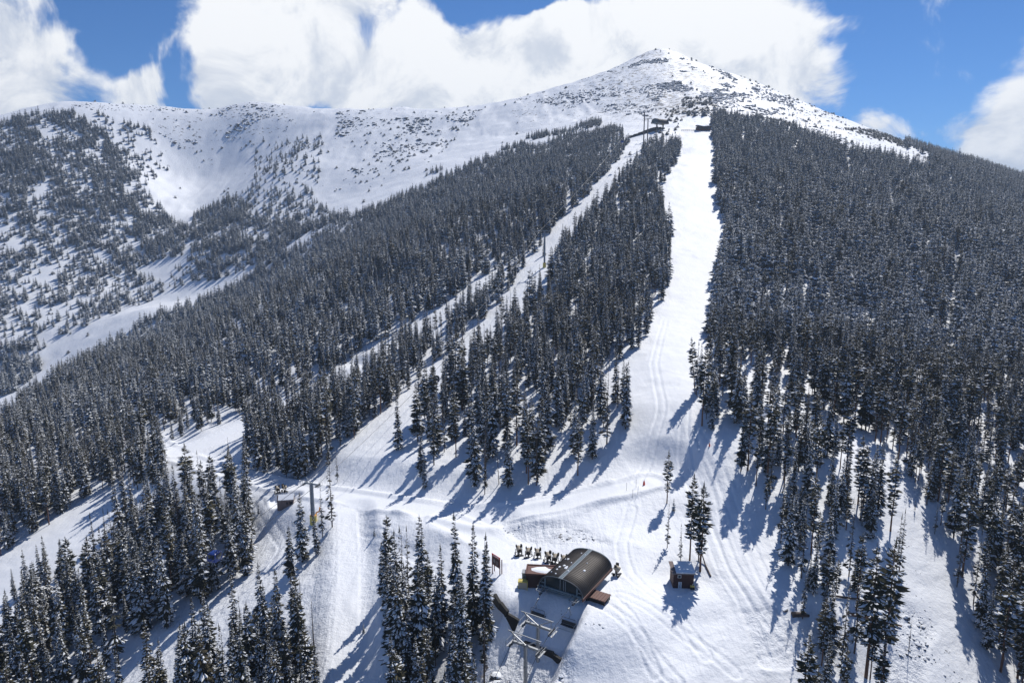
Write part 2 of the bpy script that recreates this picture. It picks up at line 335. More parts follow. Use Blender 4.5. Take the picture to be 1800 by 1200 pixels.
# ---------------------------------------------------------------- ground sheet
def build_ground():
    az = np.concatenate([np.linspace(-180, -52, 33), np.linspace(-50, -41, 20), np.linspace(-40.7, 40.7, 760), np.linspace(41, 50, 20), np.linspace(52, 176, 32)]) * math.pi / 180
    r = np.concatenate([[3, 12, 25, 40, 52], 62 * (1500 / 62) ** (np.arange(860) / 859.), 1560 * (9000 / 1560) ** (np.arange(24) / 23.)])
    RR, AA = np.meshgrid(r, az, indexing='ij'); x = RR * np.sin(AA); y = RR * np.cos(AA)
    z = np.where(RR < 2600, H(x, y), 0)
    k = ss(1500, 2600, RR); z = z * (1 - k) + (-230) * k
    nr, na = x.shape; co = np.stack([x, y, z], -1).reshape(-1, 3)
    i = np.arange(nr - 1)[:, None] * na; j = np.arange(na)[None]; j2 = (j + 1) % na
    f = np.stack([i + j, i + na + j, i + na + j2, i + j2], -1).reshape(-1, 4)
    co = np.concatenate([co, [[0, 0, float(z[0].mean())]]]); c = len(co) - 1
    me = bpy.data.meshes.new('snow_ground'); tri = np.stack([np.full(na, c), np.arange(na), (np.arange(na) + 1) % na], 1)
    me.vertices.add(len(co)); me.vertices.foreach_set('co', co.ravel())
    nl = f.size + tri.size; me.loops.add(nl); me.loops.foreach_set('vertex_index', np.concatenate([f.ravel(), tri.ravel()]))
    me.polygons.add(len(f) + len(tri)); me.polygons.foreach_set('loop_start', np.concatenate([np.arange(len(f)) * 4, f.size + np.arange(len(tri)) * 3]))
    me.update(calc_edges=True); me.validate()
    me.polygons.foreach_set('use_smooth', np.ones(len(me.polygons), bool))
    X_, Y_, Z_ = co.T; px, py, t = proj(X_, Y_, Z_)
    g = np.zeros(len(co)); d = np.hypot(X_, Y_)
    for (w, hw, bl, lip) in ROADS: dd, _, _ = polydist(X_, Y_, w); g = np.maximum(g, 1 - ss(hw - .3, hw + .6, dd))
    wp = (vnoise(X_ / 6, Y_ / 6, 5) - .5) * 30; qx, qy = px + wp, py + wp * .6
    run = softpoly(qx, qy, O_RUN, 9) * ss(150, 185, t) * ss(1040, 1110, px); lr = softpoly(qx, qy, O_LEFTRUN, 8)
    g = np.maximum(g, np.maximum(run * .93, lr * .9))
    th = np.full(len(co), 0.02)
    def area(A, s, v, t0=0, t1=1e9, soft=12):
        k = softpoly(qx, qy, P2(s), soft) * ss(t0 - 25, t0 + 5, t) * (t < t1); return A + (v - A) * k
    th = np.where((d > 620) & (py < 330), (.22 + .25 * vnoise(X_ / 50, Y_ / 50, 61)) * ss(620, 720, d), th)
    th = area(th, '900,175 1160,60 1400,150 1700,280 1640,300 1330,210 1200,205 1050,215 900,240', .55, 700)
    cone = ss(330, 60, np.hypot((px - 1180) * .9, (py - 130) * 1.3)) * (t > 780); th = np.maximum(th, cone * .8)
    th = area(th, '1400,150 1800,325 1800,300 1450,160', .8, 700)
    for s, v in (('285,200 360,200 370,260 330,270 280,230', .6), ('380,180 520,185 500,240 400,250', .62), ('590,190 850,190 800,250 740,280 640,310 590,290', .5), ('1150,170 1260,170 1262,210 1150,200', .95),
                 ('180,340 330,300 420,320 340,370 300,380', .05), ('560,270 800,250 900,215 800,300 600,350', .12)): th = area(th, s, v, 650)
    rg = np.zeros(len(co))
    for s, v in (('840,1120 1000,1150 1000,1400 840,1400', .9), ('1560,1040 1640,1100 1620,1400 1560,1400', .7), ('860,905 1010,920 1060,950 900,960', .7), ('450,930 640,900 600,1200 200,1200', .25), ('630,900 760,930 700,1050 640,1100', .15), ('1310,1080 1390,1070 1410,1160 1330,1170', .45)):
        rg = area(rg, s, v, 0, 260)
    th = area(th, '840,1120 1000,1150 1000,1400 840,1400', .5, 0, 200); th = area(th, '1560,1040 1640,1100 1620,1400 1560,1400', .35, 0, 200)
    th = area(th, '860,905 1010,925 1060,950 900,955', .36, 0, 200); th = area(th, '1590,950 1700,1200 1600,1200', .15, 0, 200); th = area(th, '1310,1080 1390,1070 1410,1160 1330,1170', .3, 0, 200)
    for n, v in (('groomed', g), ('thin_cover', th), ('rough', rg)):
        me.attributes.new(n, 'FLOAT', 'POINT').data.foreach_set('value', v.astype(np.float32))
    me.materials.append(M['ground'])
    o = bpy.data.objects.new('snow_ground', me); COL.objects.link(o)
    o['kind'] = 'structure'; o['label'] = 'snow covered mountain terrain with groomed ski runs'; o['category'] = 'ground'
    return o
build_ground()

# ---------------------------------------------------------------- sky, clouds, sun
w = bpy.data.worlds.new('World'); scene.world = w; w.use_nodes = True; nt = w.node_tree; L = nt.links.new
bg = nt.nodes['Background']
sky = N(nt, 'ShaderNodeTexSky', sky_type='NISHITA', sun_disc=False, sun_elevation=SUN_EL, sun_rotation=SUN_AZ, altitude=2900., air_density=1.0, dust_density=.3, ozone_density=2.0)
SKY_S = .1
tc = N(nt, 'ShaderNodeTexCoord'); dirv = tc.outputs['Generated']
sep = N(nt, 'ShaderNodeSeparateXYZ'); L(dirv, sep.inputs[0])
azi = math_(nt, 'ARCTAN2', sep.outputs[0], sep.outputs[1]); ele = math_(nt, 'ARCSINE', sep.outputs[2])
def azel(px, py):
    a = (px - 900) / F; b_ = (600 - py) / F; v = Vector((a, CP + b_ * SP, -SP + b_ * CP)).normalized()
    return math.atan2(v.x, v.y), math.asin(v.z)
def wn(scale, detail=8., rg=.6, dist=0., sc=(1, 1, 1), off=(0, 0, 0)):
    mp = N(nt, 'ShaderNodeMapping'); mp.inputs['Scale'].default_value = sc; mp.inputs['Location'].default_value = off; L(dirv, mp.inputs[0])
    n = N(nt, 'ShaderNodeTexNoise', i_Scale=scale, i_Detail=detail, i_Roughness=rg, i_Distortion=dist); L(mp.outputs[0], n.inputs['Vector']); return n.outputs[0]
w.cycles.sampling_method = 'NONE'
# banks of cloud: (photo x, y, half width, half height, weight)
BL = [(-25, 90, 150, 150, 1.3), (235, 155, 75, 50, 1.1), (520, 60, 280, 130, 1.25), (640, 110, 330, 110, 1.3), (440, 150, 95, 70, .9), (850, 150, 330, 120, 1.3), (1050, 70, 300, 120, 1.25), (1250, 70, 230, 130, 1.35), (1380, 60, 130, 110, 1.15), (1430, 150, 90, 60, .8),
      (1830, 270, 115, 105, 1.35), (1580, 232, 75, 26, .62), (1560, 205, 40, 22, .5), (560, -50, 220, 90, .9), (1950, 150, 120, 120, .6), (1590, 110, 30, 30, .3)]
dens = None
wx = math_(nt, 'MULTIPLY', math_(nt, 'SUBTRACT', wn(4., 5.), .5), .20); wy = math_(nt, 'MULTIPLY', math_(nt, 'SUBTRACT', wn(4., 5., off=(7, 3, 1)), .5), .14)
aw = math_(nt, 'ADD', azi, wx); ew = math_(nt, 'ADD', ele, wy)
for (px, py, rx, ry, wt) in BL:
    a0, e0 = azel(px, py); sx = F / rx; sy = F / ry
    dx = math_(nt, 'MULTIPLY', math_(nt, 'SUBTRACT', aw, a0), sx * .95); dy = math_(nt, 'MULTIPLY', math_(nt, 'SUBTRACT', ew, e0), sy * .95)
    q = math_(nt, 'ADD', math_(nt, 'MULTIPLY', dx, dx), math_(nt, 'MULTIPLY', dy, dy))
    v = math_(nt, 'MULTIPLY', math_(nt, 'SUBTRACT', 1., q, True), wt)
    # the union keeps soft overlaps
    dens = v if dens is None else math_(nt, 'SUBTRACT', math_(nt, 'ADD', dens, v), math_(nt, 'MULTIPLY', math_(nt, 'MULTIPLY', dens, v), .5))
high = math_(nt, 'MULTIPLY', math_(nt, 'SUBTRACT', ele, .38), 2., True)          # scattered cloud higher up and all round
back = math_(nt, 'GREATER_THAN', math_(nt, 'ABSOLUTE', azi), .85)
dens = math_(nt, 'ADD', dens, math_(nt, 'MULTIPLY', math_(nt, 'MULTIPLY', math_(nt, 'MAXIMUM', high, back), .35), math_(nt, 'MULTIPLY', math_(nt, 'SUBTRACT', wn(1.6, 2.), .56), 2.2, True)))
for (px, py, rx, ry, wt) in [(880, 5, 110, 45, 1.1), (695, 30, 55, 45, .8), (800, 80, 35, 40, .5), (1040, -8, 170, 30, 1.1), (1470, -5, 60, 40, .8), (195, 20, 150, 95, .95), (160, 130, 45, 80, .7), (335, 145, 45, 75, .9)]:
    a0, e0 = azel(px, py); dx = math_(nt, 'MULTIPLY', math_(nt, 'SUBTRACT', aw, a0), F / rx); dy = math_(nt, 'MULTIPLY', math_(nt, 'SUBTRACT', ew, e0), F / ry)
    q = math_(nt, 'ADD', math_(nt, 'MULTIPLY', dx, dx), math_(nt, 'MULTIPLY', dy, dy))
    dens = math_(nt, 'SUBTRACT', dens, math_(nt, 'MULTIPLY', math_(nt, 'SUBTRACT', 1., q, True), wt))
fb = wn(9., 10., .62, .6); _e = .035; fbs = wn(9., 7., .62, .6, (1, 1, 1), (.3 * _e, .2 * _e, _e))
D = math_(nt, 'ADD', dens, math_(nt, 'MULTIPLY', math_(nt, 'SUBTRACT', fb, .5), 3.2))
alpha = ramp(nt, math_(nt, 'SUBTRACT', D, .15), 0., .75)
puff = wn(5., 5., .5, 0., (1, 1, 1.8), (2, 5, 1)); puffs = fb
shade = math_(nt, 'ADD', math_(nt, 'MULTIPLY', math_(nt, 'SUBTRACT', puff, .5), .9), math_(nt, 'MULTIPLY', math_(nt, 'SUBTRACT', puffs, .5), .45))
shade = math_(nt, 'ADD', math_(nt, 'MULTIPLY', shade, .5), math_(nt, 'MULTIPLY', math_(nt, 'SUBTRACT', fb, fbs), 1.0))
shade = math_(nt, 'ADD', shade, math_(nt, 'MULTIPLY', math_(nt, 'SUBTRACT', ele, azel(900, 150)[1]), 1.3))
cr = nt.nodes.new('ShaderNodeValToRGB'); cr.color_ramp.interpolation = 'EASE'
cr.color_ramp.elements[0].position = .30; cr.color_ramp.elements[0].color = (.63, .68, .77, 1); cr.color_ramp.elements[1].position = .62; cr.color_ramp.elements[1].color = (.98, .99, 1.0, 1)
L(math_(nt, 'ADD', shade, .5), cr.inputs[0])
scl = N(nt, 'ShaderNodeVectorMath', operation='SCALE'); L(sky.outputs[0], scl.inputs[0]); scl.inputs['Scale'].default_value = 1.
tint = N(nt, 'ShaderNodeMix', data_type='RGBA', blend_type='MULTIPLY'); tint.inputs[0].default_value = 1.; L(scl.outputs[0], tint.inputs[6]); tint.inputs[7].default_value = (.23, .54, .86, 1)
cl = N(nt, 'ShaderNodeVectorMath', operation='SCALE'); L(cr.outputs[0], cl.inputs[0]); cl.inputs['Scale'].default_value = .93 / SKY_S
mx = N(nt, 'ShaderNodeMix', data_type='RGBA'); L(alpha, mx.inputs[0]); L(tint.outputs[2], mx.inputs[6]); L(cl.outputs[0], mx.inputs[7])
L(mx.outputs[2], bg.inputs['Color']); bg.inputs['Strength'].default_value = SKY_S
sd = bpy.data.lights.new('sun', 'SUN'); sd.energy = 4.0; sd.angle = R(.5); sd.color = (1, .965, .91)
sun = bpy.data.objects.new('sun', sd); COL.objects.link(sun)
sv = Vector((math.sin(SUN_AZ) * math.cos(SUN_EL), math.cos(SUN_AZ) * math.cos(SUN_EL), math.sin(SUN_EL)))
sun.rotation_euler = sv.to_track_quat('Z', 'Y').to_euler(); sun.location = (0, 0, 200)
scene.view_settings.view_transform = 'Standard'; scene.view_settings.look = 'None'; scene.view_settings.exposure = .2
scene.cycles.max_bounces = 6; scene.cycles.diffuse_bounces = 3; scene.cycles.transparent_max_bounces = 4
# ---------------------------------------------------------------- mesh builder
class MB:
    def __init__(s): s.v = []; s.f = []; s.m = []; s.mats = []
    def mi(s, mat):
        if mat not in s.mats: s.mats.append(mat)
        return s.mats.index(mat)
    def add(s, vs, fs, mat):
        o = len(s.v); k = s.mi(mat); s.v.extend([tuple(v) for v in vs]); s.f.extend([tuple(i + o for i in f) for f in fs]); s.m.extend([k] * len(fs)); return s
    def box(s, c, d, mat, rot=None):
        c = Vector(c); vs = []
        for x in (-.5, .5):
            for y in (-.5, .5):
                for z in (-.5, .5):
                    p = Vector((x * d[0], y * d[1], z * d[2]))
                    if rot is not None: p = rot @ p
                    vs.append(c + p)
        return s.add(vs, [(0, 1, 3, 2), (4, 6, 7, 5), (0, 4, 5, 1), (2, 3, 7, 6), (0, 2, 6, 4), (1, 5, 7, 3)], mat)
    def tube(s, pts, r, mat, n=8, cap=True):
        pts = [Vector(p) for p in pts]; rs = r if isinstance(r, (list, tuple)) else [r] * len(pts); vs = []; fs = []; prev = None
        for i, p in enumerate(pts):
            d = (pts[min(i + 1, len(pts) - 1)] - pts[max(i - 1, 0)]).normalized()
            if prev is None: prev = d.orthogonal().normalized()
            u = (prev - d * prev.dot(d)).normalized(); prev = u; w = d.cross(u)
            for k in range(n):
                a = 2 * math.pi * k / n; vs.append(p + (u * math.cos(a) + w * math.sin(a)) * rs[i])
        for i in range(len(pts) - 1):
            for k in range(n): fs.append((i * n + k, i * n + (k + 1) % n, (i + 1) * n + (k + 1) % n, (i + 1) * n + k))
        if cap: fs += [tuple(range(n - 1, -1, -1)), tuple(range((len(pts) - 1) * n, len(pts) * n))]
        return s.add(vs, fs, mat)
    def bar(s, a, b, w, h, mat):
        a, b = Vector(a), Vector(b); d = b - a; q = d.to_track_quat('Y', 'Z').to_matrix(); return s.box((a + b) / 2, (w, d.length, h), mat, q)
    def build(s, name, parent=None, smooth=False):
        me = bpy.data.meshes.new(name); me.from_pydata(s.v, [], s.f)
        for m in s.mats: me.materials.append(m)
        me.polygons.foreach_set('material_index', s.m)
        if smooth: me.polygons.foreach_set('use_smooth', [True] * len(me.polygons))
        me.update(); o = bpy.data.objects.new(name, me); COL.objects.link(o)
        if parent: o.parent = parent
        return o
def tag(o, label=None, cat=None, group=None, kind=None):
    for k, v in (('label', label), ('category', cat), ('group', group), ('kind', kind)):
        if v: o[k] = v
    return o
def empty(name, loc, rz=0, label=None, cat=None, group=None):
    o = bpy.data.objects.new(name, None); COL.objects.link(o); o.location = loc; o.rotation_euler = (0, 0, rz); o.empty_display_size = .5
    return tag(o, label, cat, group)
def copy_tree(o, parent=None):
    c = o.copy(); COL.objects.link(c); c.parent = parent
    for ch in list(o.children): copy_tree(ch, c)
    return c

# ---------------------------------------------------------------- conifers
def crown(seed, h, r, z0, levels, per, snow, mat, shape='spruce', sparse=0., frond=3, wide=1.):
    rd = random.Random(seed); b = MB(); V = []; Fd = []; Sv = []; Sf = []
    lean = (rd.uniform(-.02, .02), rd.uniform(-.02, .02))
    for i in range(levels):
        u = (i + rd.uniform(-.3, .3)) / levels; u = max(0, min(.995, u)); z = z0 + (h - z0) * u
        if shape == 'spruce': env = (1 - u) ** .75 * (1 - .35 * math.exp(-(u / .08) ** 2)) + .05
        elif shape == 'pine': env = min(1, (1 - u) * 2.2 + .12) * (.45 + .55 * math.sin(min(1, u * 1.6 + .15) * math.pi * .5)) * (.7 + .5 * rd.random())
        elif shape == 'bush': env = math.sqrt(max(0, 1 - u * u)) * (.75 + .4 * rd.random())
        else: env = (1 - u) ** .6 * (.45 + .8 * rd.random())
        env *= rd.uniform(.8, 1.12); a0 = rd.uniform(0, 6.28)
        for k in range(per):
            if rd.random() < sparse: continue
            a = a0 + k * 6.283 / per + rd.uniform(-.35, .35); Lr = r * env * (rd.uniform(.5, 1.15) + (.35 if rd.random() < .1 else 0))
            if Lr < .08: continue
            rise = rd.uniform(.05, .3) if u > .75 else rd.uniform(-.45, -.02)
            if shape == 'pine': rise += .3
            snb = rd.random() < snow * .95; zb = z + rd.uniform(-.4, .4) * (h / levels)
            for q in range(frond):
                fa = a + (0, .5, -.5)[q] + rd.uniform(-.15, .15); ll = Lr * (1, .72, .72)[q] * rd.uniform(.85, 1.1); st = (0, .22, .22)[q] * Lr
                ca, sa = math.cos(fa), math.sin(fa); cx, cy = math.cos(a), math.sin(a)
                p0 = Vector((cx * st, cy * st, zb + rise * st)); tip = Vector((cx * st + ca * ll * .95, cy * st + sa * ll * .95, zb + rise * (st + ll) - .1 * ll))
                wd = ll * rd.uniform(.13, .24) * wide; dp = wd * rd.uniform(.6, 1.2); mid = p0.lerp(tip, .5) + Vector((0, 0, .06 * ll)); side = Vector((-sa, ca, 0)) * wd
                o = len(V); V += [p0, mid + side - Vector((0, 0, dp)), tip, mid - side - Vector((0, 0, dp)), mid]
                Fd += [(o, o + 4, o + 1), (o + 4, o + 2, o + 1), (o, o + 3, o + 4), (o + 4, o + 3, o + 2)]
                if (rd.random() < .85 if snb else rd.random() < snow * .12):
                    f0, f1 = rd.uniform(.2, .55), rd.uniform(.85, 1.); e = Vector((0, 0, .035 + .02 * h / 15)); A = p0.lerp(tip, f0) + Vector((0, 0, .05 * ll)) + e; B = p0.lerp(tip, f1) + e
                    mm = A.lerp(B, .5) + Vector((0, 0, .03 * ll)); ws = rd.uniform(.55, .95); sd_ = side * ws; dd = Vector((0, 0, dp * ws * .9))
                    o = len(Sv); Sv += [A, mm + sd_ - dd, B, mm - sd_ - dd, mm]; Sf += [(o, o + 4, o + 1), (o + 4, o + 2, o + 1), (o, o + 3, o + 4), (o + 4, o + 3, o + 2)]
    if shape != 'bush':   # leader
        o = len(V); w = .02 * h * .4; V += [Vector((-w, 0, h * .93)), Vector((w, 0, h * .93)), Vector((0, w, h * .93)), Vector((0, 0, h * 1.02))]; Fd += [(o, o + 1, o + 3), (o + 1, o + 2, o + 3), (o + 2, o, o + 3)]
    for L_ in (V, Sv):
        for p in L_: p.x += lean[0] * p.z; p.y += lean[1] * p.z
    b.add(V, Fd, mat); b.add(Sv, Sf, M['tsnow'])
    return b
def trunk(seed, h, r0, mat, twigs=0, n=6):
    rd = random.Random(seed + 99); b = MB(); pts = [(rd.uniform(-.06, .06) * (i > 0), rd.uniform(-.06, .06) * (i > 0), -1.2 + (h * .97 + 1.2) * i / 5) for i in range(6)]
    b.tube(pts, [r0 * (1 - .93 * i / 5) for i in range(6)], mat, n)
    for k in range(twigs):
        z = h * rd.uniform(.15, .97); a = rd.uniform(0, 6.28); L_ = rd.uniform(.3, 1.1) * (1.1 - z / h)
        b.tube([(0, 0, z), (math.cos(a) * L_, math.sin(a) * L_, z - .15 * L_)], [.035, .012], mat, 3, False)
    return b
KINDS = []   # (name, crown mesh, trunk mesh, base height)
def kind(name, h, cr, tr):
    KINDS.append(dict(name=name, h=h, crown=cr, trunk=tr))
def mk(mb, name):
    me = bpy.data.meshes.new(name); me.from_pydata(mb.v, [], mb.f)
    for m_ in mb.mats: me.materials.append(m_)
    me.polygons.foreach_set('material_index', mb.m); me.update(); return me
for s in range(5): kind('spruce_tree', 16, mk(crown(s, 16, 1.75 + .3 * (s % 3), (.6, 1.2, 2.)[s % 3], 30, 8, (.55, .66, .48, .6, .72)[s], M['needle']), 'spruce_crown'), mk(trunk(s, 16, .17, M['bark']), 'spruce_trunk'))
for s in range(5, 8): kind('pine_tree', 16, mk(crown(s, 16, 1.7, (4.5, 6., 3.4)[s - 5], 22, 7, .52, M['needle_pine'], 'pine', .12), 'pine_crown'), mk(trunk(s, 16, .19, M['pine_bark'], 10), 'pine_trunk'))
for s in range(8, 10): kind('thin_spruce_tree', 16, mk(crown(s, 16, 1.45, 2.2, 26, 6, .4, M['needle'], 'thin', .3), 'thin_crown'), mk(trunk(s, 16, .15, M['bark'], 16), 'thin_trunk'))
kind('dead_tree', 13, None, mk(trunk(40, 13, .15, M['bark'], 34), 'dead_trunk'))
# broad alpine trees, heavily rimed
for s in range(11, 15): kind('alpine_fir_tree', 9, mk(crown(s, 9, 1.75 + .2 * (s % 2), .2, 11, 7, .85, M['needle_frost'], 'spruce', 0., 3, 1.5), 'fir_crown'), mk(trunk(s, 9, .16, M['bark']), 'fir_trunk'))
for s in range(15, 17): kind('dwarf_tree', 3.2, mk(crown(s, 3.2, 1.9, 0., 7, 8, .5, M['needle'], 'bush'), 'dwarf_crown'), mk(trunk(s, 2.4, .1, M['bark'], 4), 'dwarf_trunk'))
NSP, NPI, NTH, NDE, NFI, NDW = range(0, 5), range(5, 8), range(8, 10), (10,), range(11, 15), range(15, 17)

# hand placed trees: foot in the photo, height in the photo, kind
HAND = [  # px, py, height px, kind set, label
 (1172, 884, 88, 'lone', 'tall lone pine with a bare trunk by the snow berm'), (1173, 962, 74, 'thin', 'small sparse pine on the open slope above the shed'),
 (1212, 990, 150, 'pinehi', 'left of the two tall pines right behind the shed'), (1231, 1004, 150, 'pinehi', 'right of the two tall pines right behind the shed'), (1196, 985, 62, 'thin', 'short sparse pine left of the tall pair behind the shed'),
 (1184, 898, 22, 'dwarf', 'stunted snowy sapling near the lone pine'), (1228, 986, 128, 'thin', 'slender pine standing between the tall pair behind the shed'),
 (532, 987, 118, 'spr', 'tall spruce left of the grey gondola tower'), (584, 926, 122, 'thin', 'tall narrow spruce right of the grey gondola tower'), (567, 944, 84, 'thin', 'thin sparse spruce beside the gondola tower'), (559, 972, 78, 'spr', 'leaning short spruce below the gondola tower'),
 (511, 1022, 96, 'spr', 'dark spruce downslope of the wooden hut'), (553, 962, 44, 'thin', 'small thin spruce at the foot of the gondola tower'),
 (434, 1008, 132, 'spr', 'spruce at the lower corner of the left wood by the lift strip'), (455, 902, 18, 'dwarf', 'tiny sapling on the strip below the wooden hut'), (445, 930, 30, 'thin', 'young spruce on the edge of the lift strip'),
 (672, 1048, 92, 'spr', 'dense dark spruce at the left edge of the central grove'), (684, 1056, 76, 'spr', 'short spruce tucked beside the dense dark one in the central grove'),
 (658, 942, 16, 'dwarf', 'tiny lone sapling right of the groomed run'), (639, 1112, 18, 'dwarf', 'tiny sapling beside the groomed run near the photo bottom'),
 (852, 868, 96, 'thin', 'sparse spruce standing alone below the middle wood'), (877, 850, 62, 'dead', 'leaning bare trunk at the foot of the middle wood'),
 (1099, 742, 96, 'pinehi', 'tall pine at the run side corner of the middle wood'), (1086, 716, 72, 'dead', 'bare dead trunk beside the corner pine by the run'),
 (25, 1050, 50, 'spr', 'small spruce leftmost on the lower left run edge'), (49, 1044, 78, 'spr', 'taller spruce second from the left on the lower left run edge'), (73, 1024, 66, 'spr', 'first of the close spruces above the left wood'), (84, 1020, 76, 'spr', 'second of the close spruces above the left wood'), (112, 1012, 64, 'spr', 'spruce right of the close trio above the left wood'),
 (425, 1130, 88, 'dead', 'bare pole of a dead tree above the bottom left grove'), (467, 1112, 70, 'dead', 'tall bare dead pole near the lift strip'), (530, 1080, 78, 'dead', 'leafless pole between the grove and groomed run'), (553, 1168, 120, 'dead', 'tallest leafless trunk right of the bottom left grove'),
 (432, 826, 62, 'spr', 'spruce beside the cat track bend'), (402, 800, 30, 'thin', 'small thin tree on the slope above the cat track'), (452, 826, 96, 'spr', 'tall spruce where the cat track bends'), (1234, 748, 130, 'pinehi', 'dark tall pine at the right edge of the wide run'), (1222, 692, 92, 'pinehi', 'pine leaning over the wide run from its right edge'),
 (1643, 938, 56, 'thin', 'lone sapling in the lower right glade'), (1608, 898, 24, 'thin', 'small sapling high in the lower right glade'),
 (1597, 1145, 60, 'dead', 'broken brown snag at the glade rocks'), (1522, 1190, 225, 'tallpine', 'tall bare brown trunk nearest the photo bottom right of centre'), (1550, 1195, 240, 'tallpine', 'second tall bare brown trunk beside the glade'),
]
KSET = {'lone': (7,), 'thin': (8, 9), 'pinehi': (5, 7), 'spr': (0, 1, 2, 3, 4), 'dwarf': (11, 12), 'dead': (10,), 'tallpine': (5, 6)}

def scatter():
    s = 2.7; gx = np.arange(-860, 900, s); gy = np.arange(60, 1330, s); x, y = np.meshgrid(gx, gy); x = x.ravel(); y = y.ravel()
    x = x + rng.uniform(-.45, .45, x.shape) * s; y = y + rng.uniform(-.45, .45, y.shape) * s
    k = (np.abs(x / (y + 30)) < .92); x, y = x[k], y[k]
    z0 = tps(x, y); px, py, t = proj(x, y, z0); k = (t > 60) & (py < 1600) & (px > -500) & (px < 2300); x, y = x[k], y[k]
    z = H(x, y); d, px, py, t, far = tree_density(x, y, z)
    # keep stems apart: wider spacing where crowns are broad
    dens = np.where(t < 260, .85, np.where(t < 450, .66, .70))
    dens = dens * np.where((px > 1215) & ~far, np.interp(t, [200, 300, 600], [1, .62, .7]), np.where(far, 1, np.interp(t, [200, 300, 600], [1, .8, .85])))
    gm = inpoly(px, py, G_MID) | inpoly(px, py, G_LEFT); dens = np.where(gm, .95, dens * .67)
    k = rng.random(x.shape) < d * dens
    # keep clear of buildings, towers and roads
    for (w, hw, bl, lip) in ROADS: dd, _, _ = polydist(x, y, w); k &= dd > hw + .8
    for (a, b_, c, r, bl) in PADS: k &= np.hypot(x - a, y - b_) > r + 3
    x, y, z, px, py, t, far, d = (q[k] for q in (x, y, z, px, py, t, far, d))
    n = len(x); u = rng.random(n); g = vnoise(x / 30, y / 30, 88)
    hm = np.clip(17.4 - .0155 * (t - 100), 7.6, 17.4) * (.5 + .65 * rng.random(n) ** .7) * (.85 + .3 * g)
    hm = hm * np.where(rng.random(n) < .06, 1.2, 1); hm = np.where(far, np.where(d < .5, rng.uniform(4.5, 10, n), rng.uniform(7, 12, n)), hm)
    kd = np.zeros(n, int)
    right = (px > 1215) & ~far; hm = np.where(right, hm * np.interp(t, [150, 250, 330, 700], [.9, 1.0, 1.27, 1.25]), hm)
    near = t < 300
    r5 = rng.integers(0, 5, n); r3 = rng.integers(5, 8, n); r2 = rng.integers(8, 10, n); r4 = rng.integers(11, 15, n); rw = rng.integers(15, 17, n)
    kd = np.where(near, np.where(right, np.where(u < .45, r3, np.where(u < .62, r2, r5)), np.where(u < .16, r3, np.where(u < .34, r2, r5))), kd)
    kd = np.where(near & (u > .975), 10, kd)
    kd = np.where(~near & (t < 520), np.where(u < .12, r3, np.where(u < .5, r4, r5)), kd)
    kd = np.where((t >= 520), r4, kd); kd = np.where(right & (t > 240) & (u > .12), r4, kd)
    dw = ((d < .3) & (t > 520) & (u < .35)) | ((t > 520) & (py < 262) & (px > 1100) & (px < 1590) & (py < np.interp(px, TLX, TLY))) | ((d < .1) & (t > 520)); kd = np.where(dw, rw, kd); hm = np.where(dw, rng.uniform(1.4, 3.4, n), hm)
    return x, y, z, px, py, t, far, hm, kd
tx, ty, tz, tpx, tpy, tt, tfar, th_, tk = scatter()
pass
hand = []
for (px, py, hp, ks, lab) in HAND:
    p = at(px, min(py, 1199)); _, _, t = proj(p.x, p.y, p.z)
    if py >= 1199: pass
    hand.append((p.x, p.y, p.z, hp * t / F / .9, KSET[ks][(px * 7) % len(KSET[ks])], lab))

# which stand largest in view: front to back over a coarse picture
occ = np.zeros((400, 600), bool); vis = np.zeros(len(tx))
order = np.argsort(tt)
def splat(px, py, t, h, mark=True):
    H_ = h * F / t / 3 * .97; W = max(1, h * .2 * F / t / 3); x0 = int(max(0, px / 3 - W / 2)); x1 = int(min(600, px / 3 + W / 2 + 1)); y0 = int(max(0, py / 3 - H_)); y1 = int(min(400, py / 3 + 1))
    if x1 <= x0 or y1 <= y0: return 0
    blk = occ[y0:y1, x0:x1]; v = int((~blk).sum()); 
    if mark: blk[:, :] = True
    return v
for i in order[:9000]: vis[i] = splat(tpx[i], tpy[i], tt[i], th_[i])
top = np.argsort(-vis)[:300 - len(hand) - 2]; top = top[vis[top] > 0]
chosen = set(int(i) for i in top); 
def region(px, py, t):
    if inpoly(np.array([px]), np.array([py]), G_MID)[0]: return 'c'
    if px < 560 and py > 1090 and inpoly(np.array([px]), np.array([py]), G_LEFT)[0]: return 'l'
    if px < 450 and py > 830: return 'w'
    if px < 640 and py > 650: return 'n'
    if px < 1180: return 'm'
    if px < 1600: return 'p'
    return 'r'
RN = {'c': 'the central grove left of the lift terminal', 'l': 'the bottom left grove beside the groomed run', 'w': 'the left wood beyond the lift strip', 'n': 'the dark wood above the cat track',
      'm': 'the middle wood left of the wide run', 'p': 'the open stand right of the wide run', 'r': 'the wood right of the lower glade'}
KN = {'spruce_tree': 'snow dusted spruce', 'pine_tree': 'bare stemmed pine', 'thin_spruce_tree': 'thin snowy spruce', 'dead_tree': 'bare dead tree', 'alpine_fir_tree': 'broad frosted fir', 'dwarf_tree': 'low stunted tree'}
items = [(tx[i], ty[i], tz[i], th_[i], int(tk[i]), None, region(tpx[i], tpy[i], tt[i]), tpx[i], tpy[i]) for i in sorted(chosen)]
best = {}
for n_, it in enumerate(items):
    key = (it[6], KINDS[it[4]]['name'])
    best.setdefault(key, []).append(n_)
lab = {}
